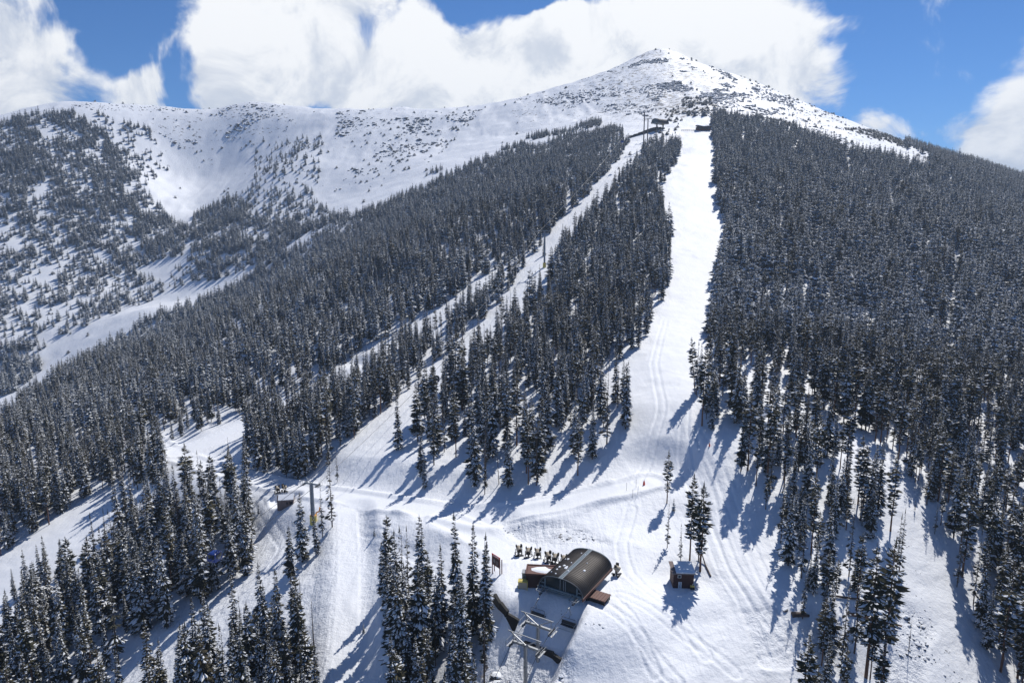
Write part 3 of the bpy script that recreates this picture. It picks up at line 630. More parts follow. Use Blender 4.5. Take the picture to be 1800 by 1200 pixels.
for key, ids in best.items():
    kn, rn = KN[key[1]], RN[key[0]]; grp = f"{kn} group in {rn}"
    rest = list(ids)
    def take(f, txt):
        if not rest: return
        i = f(rest); rest.remove(i); lab[i] = (f'{txt} {kn} in {rn}', grp)
    if len(ids) == 1: take(lambda q: q[0], 'only'); continue
    take(lambda q: min(q, key=lambda i: items[i][7]), 'leftmost'); take(lambda q: max(q, key=lambda i: items[i][7]), 'rightmost')
    if len(ids) > 3: take(lambda q: max(q, key=lambda i: items[i][8]), 'lowest standing'); take(lambda q: min(q, key=lambda i: items[i][8]), 'highest standing')
    if len(ids) > 6: take(lambda q: max(q, key=lambda i: items[i][3]), 'tallest remaining')
    for i in rest: lab[i] = (f'{kn} among its like in {rn}', grp)
protos = {}
def plant(x, y, z, h, k, label, grp, lean=0.):
    K = KINDS[k]; r = bpy.data.objects.new(K['name'], None); COL.objects.link(r); s = h / K['h']
    r.location = (x, y, z); r.rotation_euler = (lean, 0, random.uniform(0, 6.28)); w_ = random.uniform(.88, 1.12); r.scale = (s * w_ if h > 6 else s, s * w_ if h > 6 else s, s); r.empty_display_size = .5
    tag(r, label, 'tree', grp)
    for nm in ('trunk', 'crown'):
        if K[nm] is None: continue
        c = bpy.data.objects.new(nm, K[nm]); COL.objects.link(c); c.parent = r; protos.setdefault((k, nm), c)
for n_, it in enumerate(items): plant(*it[:5], *lab[n_])
for h in hand: plant(*h[:5], h[5], None, .12 if 'leaning' in h[5] else 0.)
# every kind used by the forest must stand somewhere as a tree of its own; far kinds take one tree each
far_idx = {}
for k in range(len(KINDS)):
    if (k, 'trunk') not in protos or (KINDS[k]['crown'] is not None and (k, 'crown') not in protos):
        c = [i for i in np.argsort(-th_ / tt) if tk[i] == k and int(i) not in chosen and 20 < tpx[i] < 1780][:1]
        for i in c:
            i = int(i); chosen.add(i); plant(tx[i], ty[i], tz[i], th_[i], k, f"{KN[KINDS[k]['name']]} " + ('far up the left bowl' if tpx[i] < 700 else 'standing high on the summit slopes') + (' above the valley floor', ' by the tree line', ' among thicker trees', ' near a clearing', ' amid rocks')[k % 5], None)
pass

def instancer(name, pts, hs, ks, kinds, label, cat, basis, wide=None):
    me = bpy.data.meshes.new(name); me.vertices.add(len(pts)); me.vertices.foreach_set('co', np.asarray(pts, float).ravel())
    n = len(pts)
    me.attributes.new('size', 'FLOAT', 'POINT').data.foreach_set('value', np.asarray(hs, np.float32))
    me.attributes.new('turn', 'FLOAT', 'POINT').data.foreach_set('value', rng.uniform(0, 6.28, n).astype(np.float32))
    me.attributes.new('variant', 'INT', 'POINT').data.foreach_set('value', np.asarray(ks, np.int32))
    me.attributes.new('girth', 'FLOAT', 'POINT').data.foreach_set('value', (rng.uniform(.85, 1.25, n) * (1 if wide is None else wide)).astype(np.float32))
    o = bpy.data.objects.new(name, me); COL.objects.link(o); tag(o, label, cat, None, 'stuff')
    g = bpy.data.node_groups.new(name, 'GeometryNodeTree'); g.interface.new_socket('Geometry', in_out='INPUT', socket_type='NodeSocketGeometry'); g.interface.new_socket('Geometry', in_out='OUTPUT', socket_type='NodeSocketGeometry')
    L = g.links.new; gi = g.nodes.new('NodeGroupInput'); go = g.nodes.new('NodeGroupOutput'); J = g.nodes.new('GeometryNodeJoinGeometry'); L(J.outputs[0], go.inputs[0])
    def na(nm, ty):
        a = g.nodes.new('GeometryNodeInputNamedAttribute'); a.data_type = ty; a.inputs['Name'].default_value = nm; return a.outputs['Attribute']
    size, turn, var, girth = na('size', 'FLOAT'), na('turn', 'FLOAT'), na('variant', 'INT'), na('girth', 'FLOAT')
    for k in kinds:
        obs = basis[k]
        if not obs: continue
        cmp_ = g.nodes.new('FunctionNodeCompare'); cmp_.data_type = 'INT'; cmp_.operation = 'EQUAL'; L(var, cmp_.inputs[2]); cmp_.inputs[3].default_value = k
        sub = g.nodes.new('GeometryNodeJoinGeometry')
        for ob in obs[1]:
            oi = g.nodes.new('GeometryNodeObjectInfo'); oi.transform_space = 'ORIGINAL'; oi.inputs['Object'].default_value = ob; oi.inputs['As Instance'].default_value = False; L(oi.outputs['Geometry'], sub.inputs[0])
        ip = g.nodes.new('GeometryNodeInstanceOnPoints'); L(gi.outputs[0], ip.inputs['Points']); L(cmp_.outputs[0], ip.inputs['Selection']); L(sub.outputs[0], ip.inputs['Instance'])
        cx = g.nodes.new('ShaderNodeCombineXYZ'); L(turn, cx.inputs[2]); L(cx.outputs[0], ip.inputs['Rotation'])
        dv = g.nodes.new('ShaderNodeMath'); dv.operation = 'DIVIDE'; L(size, dv.inputs[0]); dv.inputs[1].default_value = obs[0]
        ml = g.nodes.new('ShaderNodeMath'); ml.operation = 'MULTIPLY'; L(dv.outputs[0], ml.inputs[0]); L(girth, ml.inputs[1])
        c2 = g.nodes.new('ShaderNodeCombineXYZ'); L(ml.outputs[0], c2.inputs[0]); L(ml.outputs[0], c2.inputs[1]); L(dv.outputs[0], c2.inputs[2]); L(c2.outputs[0], ip.inputs['Scale'])
        L(ip.outputs[0], J.inputs[0])
    md = o.modifiers.new('scatter', 'NODES'); md.node_group = g
    return o
rest = np.array([i for i in range(len(tx)) if i not in chosen])
basis = {k: (KINDS[k]['h'], [protos[(k, nm)] for nm in ('trunk', 'crown') if (k, nm) in protos]) for k in range(len(KINDS))}
instancer('conifer_forest', np.stack([tx, ty, tz - .15], 1)[rest], th_[rest], tk[rest], range(len(KINDS)), 'snow dusted conifer forest covering the mountain slopes', 'forest', basis, np.interp(tt[rest], [250, 450, 800], [1., 1.3, 1.45]))
# ---------------------------------------------------------------- rocks
m, nt, b, L = newmat('snow_capped_rock')
geo = N(nt, 'ShaderNodeNewGeometry'); sp = N(nt, 'ShaderNodeSeparateXYZ'); L(geo.outputs['Normal'], sp.inputs[0])
no = N(nt, 'ShaderNodeTexNoise', i_Scale=2.2, i_Detail=4.); L(geo.outputs['Position'], no.inputs['Vector'])
f = ramp(nt, math_(nt, 'ADD', sp.outputs[2], math_(nt, 'MULTIPLY', math_(nt, 'SUBTRACT', no.outputs[0], .5), .9)), .52, .62)
mx = N(nt, 'ShaderNodeMix', data_type='RGBA'); L(f, mx.inputs[0]); mx.inputs[6].default_value = (.07, .062, .06, 1); mx.inputs[7].default_value = (.83, .85, .88, 1)
L(mx.outputs[2], b.inputs['Base Color']); b.inputs['Roughness'].default_value = .85; M['srock'] = m
def rockmb(seed, sx, sy, sz):
    rd = random.Random(seed); b = MB(); vs = []; fs = []; nr, ns = 7, 10
    off = [Vector((rd.uniform(-1, 1), rd.uniform(-1, 1), rd.uniform(-1, 1))).normalized() for _ in range(9)]; cut = [rd.uniform(.55, .9) for _ in off]
    for i in range(nr + 1):
        th = math.pi * i / nr
        for j in range(ns):
            ph = 2 * math.pi * j / ns; d = Vector((math.sin(th) * math.cos(ph), math.sin(th) * math.sin(ph), math.cos(th))); r = 1.
            for o_, c_ in zip(off, cut):
                dd = d.dot(o_)
                if dd > .3: r = min(r, c_ / dd)
            vs.append((d.x * r * sx, d.y * r * sy, d.z * r * sz))
    for i in range(nr):
        for j in range(ns): fs.append((i * ns + j, (i + 1) * ns + j, (i + 1) * ns + (j + 1) % ns, i * ns + (j + 1) % ns))
    return b.add(vs, fs, M['srock'])
ROCKS = []
for s_, (px, py, sc, lb) in enumerate([(1592, 1085, (.8, .6, .5), 'angular snow capped boulder beside the broken snag'), (1622, 1101, (.55, .7, .4), 'dark boulder half buried in the glade snow'), (872, 1188, (1.3, .9, .7), 'snow capped boulder at the foot of the central grove'), (1381, 1072, (.6, .45, .35), 'small round boulder left of the dark log')]):
    p = at(px, py); o = rockmb(s_ * 7 + 3, *sc).build('boulder'); o.location = p; tag(o, lb, 'boulder'); ROCKS.append(o)
def rock_pts(spec):
    P, S, K = [], [], []
    for poly, n, lo, hi, t0, t1 in spec:
        poly = np.array(P2(poly)); a0, b0, a1, b1 = poly[:, 0].min(), poly[:, 1].min(), poly[:, 0].max(), poly[:, 1].max()
        q = np.stack([rng.uniform(a0, a1, n * 3), rng.uniform(b0, b1, n * 3)], 1); q = q[inpoly(q[:, 0], q[:, 1], poly)][:n]
        w3 = raycast(q, H); _, _, t = proj(*w3.T); k = (t > t0) & (t < t1); w3 = w3[k]
        kk = vnoise(w3[:, 0] / (t0 / 12. + 3), w3[:, 1] / (t0 / 12. + 3), 5) + .8 * fbm(w3[:, 0] / (t0 / 30. + 2), w3[:, 1] / (t0 / 30. + 2), 2, 6) > .52; w3 = w3[kk]; P.append(w3); S.append(lo + (hi - lo) * rng.random(len(w3)) ** 2.5); K.append(rng.integers(0, 3, len(w3)))
    return np.concatenate(P), np.concatenate(S), np.concatenate(K)
P_, S_2, K_ = rock_pts([
 ('835,1120 940,1140 1000,1165 1010,1200 1000,1290 840,1290', 520, .25, 1.0, 60, 200), ('1540,1060 1580,1050 1640,1100 1640,1200 1560,1200', 150, .15, .5, 60, 200),
 ('860,908 1010,922 1060,950 900,955', 130, .15, .4, 100, 220), ('1500,1010 1590,1060 1570,1130 1480,1120', 70, .3, .8, 60, 200), ('960,1060 1120,1120 1150,1200 960,1200', 50, .12, .28, 60, 200), ('1590,940 1700,1200 1600,1200', 70, .1, .3, 60, 220),
 ('905,175 1050,132 1160,88 1240,112 1420,175 1330,215 1240,200 1150,205 1060,200', 8000, .6, 2.6, 600, 1400), ('1050,132 1160,86 1240,110 1340,160 1260,180 1150,150', 6500, .6, 2.8, 600, 1400),
 ('1150,165 1260,165 1262,205 1150,200', 700, .8, 2.4, 600, 1400), ('1340,160 1480,200 1800,325 1800,340 1640,300 1330,205', 3500, .6, 2.3, 600, 1400),
 ('590,192 850,192 800,240 740,275 640,310 590,290', 2200, .8, 3.8, 600, 1400), ('380,182 540,187 500,240 400,250', 700, .8, 3.4, 600, 1400), ('280,205 365,205 372,260 330,270 280,235', 220, 1., 4., 600, 1400),
 ('110,180 280,186 360,192 360,200 120,192', 220, .7, 2.2, 600, 1400), ('560,192 1000,150 1000,165 560,202', 220, .7, 2.2, 600, 1400), ('520,300 600,280 760,240 860,250 600,350', 90, .5, 2, 600, 1400)])
instancer('scree_rocks', P_, S_2, K_, range(3), 'scattered dark rocks poking through snow on the ridges and lower slopes', 'rocks', {i: (1., [ROCKS[i]]) for i in range(3)})

# ---------------------------------------------------------------- lower lift terminal
def arch(W, H_, z0, n=20, p=2.3):
    out = []
    for i in range(n + 1):
        a = math.pi * (1 - i / n); c, s_ = math.cos(a), math.sin(a)
        out.append((W / 2 * math.copysign(abs(c) ** (2 / p), c), z0 + H_ * abs(s_) ** (2 / p)))
    return out
def terminal(name, loc, rz, W, H_, L_, z0, label, cat, taper=0.):
    r = empty(name, loc, rz, label, cat); ar = arch(W, H_, z0); n = len(ar)
    b = MB(); vs = []; fs = []
    ys = [0, L_ * .25, L_ * .5, L_ * .75, L_]
    for y in ys: vs += [(x, y, z) for x, z in ar]
    for y in ys: vs += [(x * .965, y, z0 + (z - z0) * .955) for x, z in ar]
    k = len(ys)
    for j in range(k - 1):
        for i in range(n - 1):
            a = j * n + i; fs.append((a, a + 1, a + n + 1, a + n)); c = a + k * n; fs.append((c, c + n, c + n + 1, c + 1))
    for j in (0, k - 1):
        for i in range(n - 1): a = j * n + i; c = a + k * n; fs.append((a, c, c + 1, a + 1))
    b.add(vs, fs, M['roof']); b.build('roof_shell', r, True)
    # standing seams
    s = MB(); q = 26
    for j in range(q + 1):
        y = .12 + (L_ - .24) * j / q; s.tube([(x * 1.004, y, z0 + (z - z0) * 1.006) for x, z in ar[1:-1]], .05, M['roof'], 4, False)
    s.build('seam', r)
    rg = MB(); zt = z0 + H_ + .03
    rg.box((-.32, L_ / 2, zt), (.1, L_, .06), M['grey_paint']); rg.box((.32, L_ / 2, zt), (.1, L_, .06), M['grey_paint']); rg.box((0, L_ / 2, zt - .02), (.52, L_, .03), M['teal_paint']); rg.build('ridge_strip', r)
    for s_ in (-1, 1):
        e = MB(); e.box((s_ * (W / 2 + .03), L_ / 2, z0 - .12), (.18, L_ + .1, .5), M['grey_paint' if s_ < 0 else 'red_trim']); e.build('eave_trim', r)
    sn = MB(); rd = random.Random(4)
    for k_ in range(16):
        i = rd.choice(range(6, 14)); x, z = ar[i]; y = rd.uniform(.1, .9) * L_; w_ = rd.uniform(.08, .3)
        sn.add(*_blob(x, y, z + .02, w_, w_ * 1.4, .12, rd), M['snow'])
    sn.build('snow_patch', r)
    for end, y in (('front_panel', .45), ('rear_panel', L_ - .45)):
        f_ = MB(); pts = [(x * .962, y, z0 + (z - z0) * .95) for x, z in ar]; f_.add(pts + [(0, y, z0)], [tuple(range(len(pts)))] if end == 'rear_panel' else [tuple(range(len(pts) - 1, -1, -1))], M['glass'])
        fp = f_.build(end, r); d = -1 if end == 'front_panel' else 1
        fr = MB()
        for x in (-W * .36, W * .36): 
            hh = np.interp(x, [a[0] for a in ar], [a[1] for a in ar]); fr.box((x, y + d * .12, (z0 + hh) / 2), (.22, .16, hh - z0 - .1), M['teal_paint'])
        for x in (-W * .02, W * .06, W * .1): fr.box((x, y + d * .08, z0 + H_ * .47), (.09, .08, H_ * .86), M['grey_paint'])
        fr.tube([(x * .985, y + d * .3, z0 + (z - z0) * .975) for x, z in ar], .13, M['teal_paint'], 6)
        fr.box((0, y + d * .14, z0 + .12), (W * .95, .22, .3), M['teal_paint'])
        for x in (-W * .43, W * .43): fr.box((x, y + d * .1, z0 + H_ * .3), (W * .1, .1, .14), M['grey_paint'])
        fr.build('panel_frame', fp)
    fl = MB(); fl.box((0, L_ / 2, z0 - .25), (W * .9, L_ - .6, .2), M['teal_paint']); fl.build('floor_deck', r)
    bw = MB(); cy = L_ * .72
    bw.tube([(math.cos(a) * W * .33, cy + math.sin(a) * W * .33, z0 - .55) for a in [i * math.pi / 10 for i in range(20)]] + [(W * .33, cy, z0 - .55)], .1, M['yellow'], 6)
    for a in range(0, 180, 30): bw.bar((math.cos(R(a)) * W * .33, cy + math.sin(R(a)) * W * .33, z0 - .55), (-math.cos(R(a)) * W * .33, cy - math.sin(R(a)) * W * .33, z0 - .55), .08, .08, M['dark_steel'])
    bw.build('bullwheel', r)
    for y in (L_ * .22, L_ * .78):
        c = MB(); c.box((0, y, (z0 - .35 - 1.6) / 2), (1.0, 1.1, z0 - .35 + 1.6), M['dark_steel']); c.bar((0, y, z0 - 1.2), (W * .35, y, z0 - .35), .25, .25, M['dark_steel']); c.bar((0, y, z0 - 1.2), (-W * .35, y, z0 - .35), .25, .25, M['dark_steel']); c.build('support_column', r)
    for s_ in (-1, 1):
        e = MB(); x = s_ * W * .37
        e.tube([(x - .75, .3, z0 + .15), (x - .75, -1.3, z0 + .1), (x - .6, -1.55, z0 + .1), (x + .6, -1.55, z0 + .1), (x + .75, -1.3, z0 + .1), (x + .75, .3, z0 + .15)], .09, M['grey_paint'], 6)
        e.bar((x, .4, z0 - .1), (x, -1.5, z0 - .25), .2, .25, M['steel'])
        for y in (-.3, -.8, -1.3): e.tube([(x - .12, y, z0 - .5), (x + .12, y, z0 - .5)], .22, M['dark_steel'], 10)
        e.build('entry_rail', r)
    return r
def _blob(x, y, z, a, b_, c, rd):
    vs = [(x, y, z + c)]; n = 9
    for i in range(n):
        k = rd.uniform(.7, 1.2); vs.append((x + a * k * math.cos(6.283 * i / n), y + b_ * k * math.sin(6.283 * i / n), z + rd.uniform(-.02, .02)))
    for i in range(n):
        k = .6 * rd.uniform(.8, 1.1); vs.append((x + a * k * math.cos(6.283 * i / n), y + b_ * k * math.sin(6.283 * i / n), z + c * .8))
    fs = [(0, 1 + n + i, 1 + n + (i + 1) % n) for i in range(n)] + [(1 + i, 1 + (i + 1) % n, 1 + n + (i + 1) % n, 1 + n + i) for i in range(n)]
    return vs, fs
TP = at(984, 1060); TZ = 1.95
term = terminal('lift_terminal', TP, TRZ, 8.4, 2.55, 12.2, TZ, 'dark barrel roofed chairlift terminal on a snow pad with slate frame front', 'lift terminal')
def tl(x, y, z=0): return TP + Matrix.Rotation(TRZ, 3, 'Z') @ Vector((x, y, z))
# maintenance deck beside the terminal
dp = tl(5.2, 4.0); d_ = empty('loading_deck', (dp.x, dp.y, zat(dp.x, dp.y)), TRZ, 'low rust red loading deck beside the barrel roofed terminal', 'deck')
q = MB(); q.box((0, 0, .95), (3.6, 2.6, .14), M['red_trim'])
for i in range(7): q.box((-1.6 + i * .53, 0, 1.05), (.08, 2.6, .06), M['red_trim'])
q.build('deck_floor', d_)
for x in (-1.6, 1.6):
    for y in (-1.1, 1.1): MB().box((x, y, .1), (.18, .18, 1.6), M['black']).build('leg', d_)
q = MB(); q.box((0, 0, .4), (3.0, 2.0, 1.0), M['black']); q.build('equipment_box', d_)

# ---------------------------------------------------------------- towers and ropes
def crossarm_frame(mb, W, z):
    mb.bar((-W, 0, z), (W, 0, z), .34, .34, M['steel'])
    mb.bar((-W - .9, .1, z + 1.5), (W + .3, .1, z + 1.5), .12, .12, M['steel'])
    mb.bar((0, 0, z + .1), (-W - .5, .1, z + 1.5), .12, .12, M['steel']); mb.bar((0, 0, z + .1), (W, .1, z + 1.5), .12, .12, M['steel'])
    mb.bar((-W * .5, 0, z), (-W - .4, .1, z + 1.5), .09, .09, M['steel']); mb.bar((-W + .1, 0, z), (-W + .1, .1, z + 1.5), .09, .09, M['steel']); mb.bar((W - .1, 0, z), (W - .1, .1, z + 1.5), .09, .09, M['steel'])
def sheaves(r, W, z, ln, nwh=4, dz=0.):
    for s_ in (-1, 1):
        q = MB(); x = s_ * W; q.bar((x, -ln, z - .1), (x, ln, z - .1 + dz), .1, .2, M['steel'])
        for i in range(nwh):
            y = -ln + 2 * ln * (i + .5) / nwh; zz = z - .3 + dz * (i + .5) / nwh
            q.tube([(x - .1, y, zz), (x + .1, y, zz)], .24, M['dark_steel'], 12); q.tube([(x - .11, y, zz), (x + .11, y, zz)], .1, M['steel'], 8)
        q.box((x + s_ * .45, 0, z - .45), (.3, 2 * ln * .9, .04), M['steel']); q.bar((x + s_ * .68, -ln * .9, z + .35), (x + s_ * .68, ln * .9, z + .35), .05, .05, M['steel'])
        for y in (-ln * .85, 0, ln * .85): q.bar((x + s_ * .68, y, z - .45), (x + s_ * .68, y, z + .35), .04, .04, M['steel'])
        q.build('sheave_train', r)
def tower(loc, rz, h, W, rad, label, mat='steel', pad=None, frame=True, ln=1.1, group=None):
    r = empty('lift_tower', loc, rz, label, 'lift tower', group)
    q = MB(); q.tube([(0, 0, -1.5), (0, 0, h * .5), (0, 0, h)], [rad * 1.12, rad * 1.04, rad * .95], M[mat], 18)
    for k in range(int(h / .5)): q.tube([(-.18, -rad - .12, .6 + k * .5), (.18, -rad - .12, .6 + k * .5)], .02, M[mat], 4)
    for sx in (-.18, .18): q.bar((sx, -rad - .12, .3), (sx, -rad - .12, h), .04, .04, M[mat])
    q.tube([(0, 0, h * .5 - .04), (0, 0, h * .5 + .04)], rad * 1.25, M[mat], 18)
    q.build('mast', r)
    q = MB()
    if frame: crossarm_frame(q, W, h)
    else:
        q.bar((-W, 0, h - .1), (W, 0, h - .1), .3, .32, M[mat]); q.bar((0, 0, h), (-W * .8, 0, h + 1.3), .12, .12, M[mat]); q.bar((0, 0, h), (W * .8, 0, h + 1.3), .12, .12, M[mat])
    q.build('crossarm', r)
    sheaves(r, W, h, ln, 4)
    if pad:
        q = MB(); q.tube([(0, 0, -.4), (0, 0, pad)], rad * 1.9, M['yellow' if mat == 'grey_paint' else 'orange'], 14); q.tube([(0, 0, pad), (0, 0, pad + .08)], rad * 1.6, M['orange'], 14); q.build('safety_padding', r)
    return r
heads = []
for s_, ztop, lb in ((8.3, -63.0, 'steel lift tower just below the terminal, upper of the two'), (12.2, -64.2, 'steel lift tower just below the terminal, lower of the two')):
    p = tl(.5, -s_); g0 = zat(p.x, p.y); tower((p.x, p.y, g0), TRZ, ztop - g0, 2.35, .27, lb); heads.append((-s_, ztop)); print('tower', g0, proj(p.x, p.y, g0), proj(p.x, p.y, ztop))
def rope(pts, sags, rad, label, name='haul_rope', ns=16):
    P = []
    for (a, b_), sg in zip(zip(pts[:-1], pts[1:]), sags):
        a, b_ = Vector(a), Vector(b_)
        for i in range(ns): u = i / ns; P.append(a.lerp(b_, u) - Vector((0, 0, 4 * sg * u * (1 - u))))
    P.append(Vector(pts[-1])); q = MB(); q.tube(P, rad, M['cable'], 5); o = q.build(name); tag(o, label, 'wire rope'); return o
RX = 2.35
ends = {}
for s_, lb in ((-1, 'wire rope on the left side of the terminal and twin towers'), (1, 'wire rope on the right side of the terminal and twin towers')):
    def hp(y, zt): v = tl(s_ * RX + .5, y); return (v.x, v.y, zt - .04)
    v = tl(s_ * 2.96, 8.); e0 = (v.x, v.y, TP.z + TZ - .45); v = tl(s_ * 2.96, -1.2); e1 = (v.x, v.y, TP.z + TZ - .5)
    v = tl(s_ * RX, -70); rope([e0, e1, hp(-8.3, -63.0), hp(-12.2, -64.2), (v.x, v.y, zat(v.x, v.y) + 9)], [0, .05, .02, 1.2], .035, lb)
    ends[s_] = (Vector(e1), Vector(hp(-8.3, -63.0)))
def chair(p, rz, label):
    r = empty('lift_chair', p, rz, label, 'lift chair')      # origin at the rope grip
    q = MB(); q.box((0, 0, .02), (.16, .5, .2), M['steel']); q.build('grip', r)
    q = MB(); q.tube([(0, 0, 0), (.05, .35, -.5), (.05, .55, -1.0), (.03, .35, -1.55), (0, 0, -1.8)], .055, M['steel'], 6); q.build('hanger', r)
    q = MB(); q.tube([(-1.3, .1, -3.0), (-1.3, .1, -1.85), (-1.2, .05, -1.78), (1.2, .05, -1.78), (1.3, .1, -1.85), (1.3, .1, -3.0)], .05, M['steel'], 6); q.build('bail_frame', r)
    q = MB()
    for i in range(6): q.box((-1.08 + i * .432, -.22, -2.98), (.4, .5, .1), M['dark_steel'])
    q.build('seat', r)
    q = MB(); rt = Matrix.Rotation(R(-12), 3, 'X')
    for i in range(6): q.box((-1.08 + i * .432, .1, -2.62), (.4, .08, .55), M['dark_steel'], rt)
    q.build('backrest', r)
    q = MB(); q.tube([(-1.25, .1, -2.5), (-1.28, -.75, -2.6), (-1.28, -.95, -3.35), (1.28, -.95, -3.35), (1.28, -.75, -2.6), (1.25, .1, -2.5)], .03, M['pale'], 5); q.bar((-1.3, -1.0, -3.35), (1.3, -1.0, -3.35), .22, .05, M['pale']); q.build('footrest_bar', r)
    return r
a, b_ = ends[1]; chair(a.lerp(b_, .18), TRZ, 'empty dark chair with pale footrest hanging right of the terminal front')
a, b_ = ends[-1]; chair(a.lerp(b_, .2), TRZ + R(180), 'empty chair hanging from the left rope above the dark trench wall')

# gondola line up the cleared lane
GP = [at(551, 918), at(957, 470), at(1131, 262), at(1138, 246)]
TT = at(1150, 231)
gd = (GP[1] - GP[0]); grz = -math.atan2(gd.x, gd.y)
HG = [9.6, 19., 30., 24.]
for i in (2, 3):   # both top masts carry their heads level with the summit terminal
    HG[i] = max(12., TT.z + 7.6 - GP[i].z)
top_dir = -math.atan2((GP[2] - GP[1]).x, (GP[2] - GP[1]).y)
tower(GP[0], grz - R(4), HG[0], 1.75, .42, 'grey single mast gondola tower with yellow padded foot by the cat track', 'grey_paint', 1.8, False, .9)
o_ = tower(GP[1], grz, HG[1], 2.6, .45, 'tall gondola tower with orange padded foot halfway up the lane', 'grey_paint', 2.4, False, 1.4)
tower(GP[2], top_dir, HG[2], 3.2, .5, 'brown grey mast nearer the camera of the summit tower pair', 'tan_wall', None, True, 2.2)
tower(GP[3], top_dir, HG[3], 3.2, .5, 'second mast of the summit tower pair beside the top terminal', 'tan_wall', None, True, 2.2)
pass
td = (TT - GP[3]); trz = R(-52)
top_t = terminal('lift_terminal', TT, trz, 8.8, 4.4, 17, 8.2, 'barrel roofed summit terminal on pillars high beside the wide run', 'lift terminal')
low = at(210, 1185); mid_lo = at(372, 1060)
for s_, lb in ((-1, 'long wire rope of the gondola line on its uphill left side'), (1, 'long wire rope of the gondola line on its right side')):
    def gh(i, W, rz): v = Vector(GP[i]) + Matrix.Rotation(rz, 3, 'Z') @ Vector((s_ * W, 0, HG[i])); return v
    a = Matrix.Rotation(trz, 3, 'Z') @ Vector((s_ * 3.1, 2, 7.4))
    rope([low + Vector((s_ * 1.6, 0, 12)), gh(0, 1.75, grz - R(4)), gh(1, 2.6, grz), gh(2, 3.2, top_dir), gh(3, 3.2, top_dir), TT + a], [1.0, 5.5, 3.5, 0, 0], .05, lb, ns=24)
    if s_ == 1: gr = (gh(0, 1.75, grz - R(4)), gh(1, 2.6, grz), gh(2, 3.2, top_dir))
    else: gl_ = (gh(0, 1.75, grz - R(4)), gh(1, 2.6, grz), gh(2, 3.2, top_dir))
def cabin(p, rz, label):
    r = empty('gondola_cabin', p, rz, label, 'gondola cabin')
    prof = [(-.78, -3.9), (-1.02, -3.5), (-1.06, -2.7), (-.9, -1.95), (-.6, -1.78)]
    q = MB(); vs = []; fs = []
    for (hw, z) in prof: vs += [(-hw, -hw * 1.05, z), (hw, -hw * 1.05, z), (hw, hw * 1.05, z), (-hw, hw * 1.05, z)]
    vs = [(x, y, z) for x, y, z in vs]
    for i in range(len(prof) - 1):
        for k in range(4): fs.append((i * 4 + k, i * 4 + (k + 1) % 4, (i + 1) * 4 + (k + 1) % 4, (i + 1) * 4 + k))
    fs += [(3, 2, 1, 0), (16, 17, 18, 19)]; q.add(vs, fs, M['blue']); q.build('cabin_shell', r)
    for i, a in enumerate((0, 90, 180, 270)):
        q = MB(); rt = Matrix.Rotation(R(a), 3, 'Z')
        for x in (-.42, .42): q.box(rt @ Vector((x, -1.1, -2.55)), (.7, .06, .85) if a % 180 == 0 else (.06, .7, .85), M['glass'])
        q.build('window', r)
    q = MB(); q.tube([(0, 0, 0), (.1, 0, -.8), (.1, 0, -1.4), (0, 0, -1.8)], .06, M['steel'], 6); q.box((0, 0, 0), (.2, .7, .22), M['dark_steel']); q.build('hanger', r)
    q = MB(); q.box((1.14, 0, -3.0), (.08, .7, .5), M['steel']); q.build('ski_rack', r)
    return r
def onrope(g, u, sg): p = g[0].lerp(g[1], u) - Vector((0, 0, 4 * sg * u * (1 - u))); return p
cabin(onrope(gr, .31, 5.5), grz, 'blue gondola cabin low over the snowy lane in the middle wood')
cabin(onrope((gl_[1], gl_[2]), .72, 3.5), grz, 'tiny blue gondola cabin near the top of the lane')
cabin(low.lerp(GP[0], .5) + Vector((-1.6, 0, 11)), grz, 'shaded blue gondola cabin above the left wood edge')

# ---------------------------------------------------------------- small buildings
def hut_parts(): pass
p = at(951, 1033); h_ = empty('equipment_hut', p, R(-6), 'brown flat roofed hut with rust trim beside the terminal', 'hut')
MB().box((0, 1.5, 1.1), (5.2, 3, 2.7), M['brown_wall']).build('wall', h_)
q = MB(); q.box((0, -.1, 2.55), (5.5, .2, .34), M['red_trim']); q.box((0, 3.1, 2.55), (5.5, .2, .34), M['red_trim']); q.box((-2.65, 1.5, 2.55), (.2, 2.99, .34), M['red_trim']); q.box((2.65, 1.5, 2.55), (.2, 2.99, .34), M['red_trim']); rf = q.build('roof_trim', h_)
q = MB(); q.box((0, 1.5, 2.52), (5.0, 2.9, .12), M['red_trim']); q.build('roof', h_)
q = MB(); rd = random.Random(2); v_, f_ = _blob(.15, 1.55, 2.57, 2.2, 1.1, .16, rd); q.add(v_, f_, M['snow']); q.build('snow_cover', h_)
q = MB(); q.box((1.4, -.03, .9), (.9, .05, 1.9), M['tan_wall']); q.build('door', h_)
q = MB(); q.box((2.1, -.03, 1.6), (.5, .05, .5), M['pale']); q.build('window', h_)
p = at(926, 1027); r = empty('electrical_cabinet', p, R(-8), 'grey ribbed electrical cabinet left of the brown hut', 'cabinet')
q = MB(); q.box((0, .6, .95), (1.7, 1.2, 2.3), M['grey_paint'])
for i in range(9): q.box((-.7 + i * .175, -.02, .95), (.05, .06, 2.1), M['steel'])
q.build('body', r); MB().box((0, .6, 2.14), (1.85, 1.35, .1), M['steel']).build('lid', r); MB().box((-.55, -.06, 1.0), (.06, .06, .3), M['dark_steel']).build('handle', r)
p = at(919, 1035); r = empty('storage_bin', p, R(-6), 'pale yellow storage bin in front of the grey cabinet', 'bin')
q = MB(); q.box((0, .55, .55), (1.6, 1.1, 1.4), M['tan_gun'])
for x in (-.78, .78): q.box((x, -.01, .55), (.08, .06, 1.4), M['yellow'])
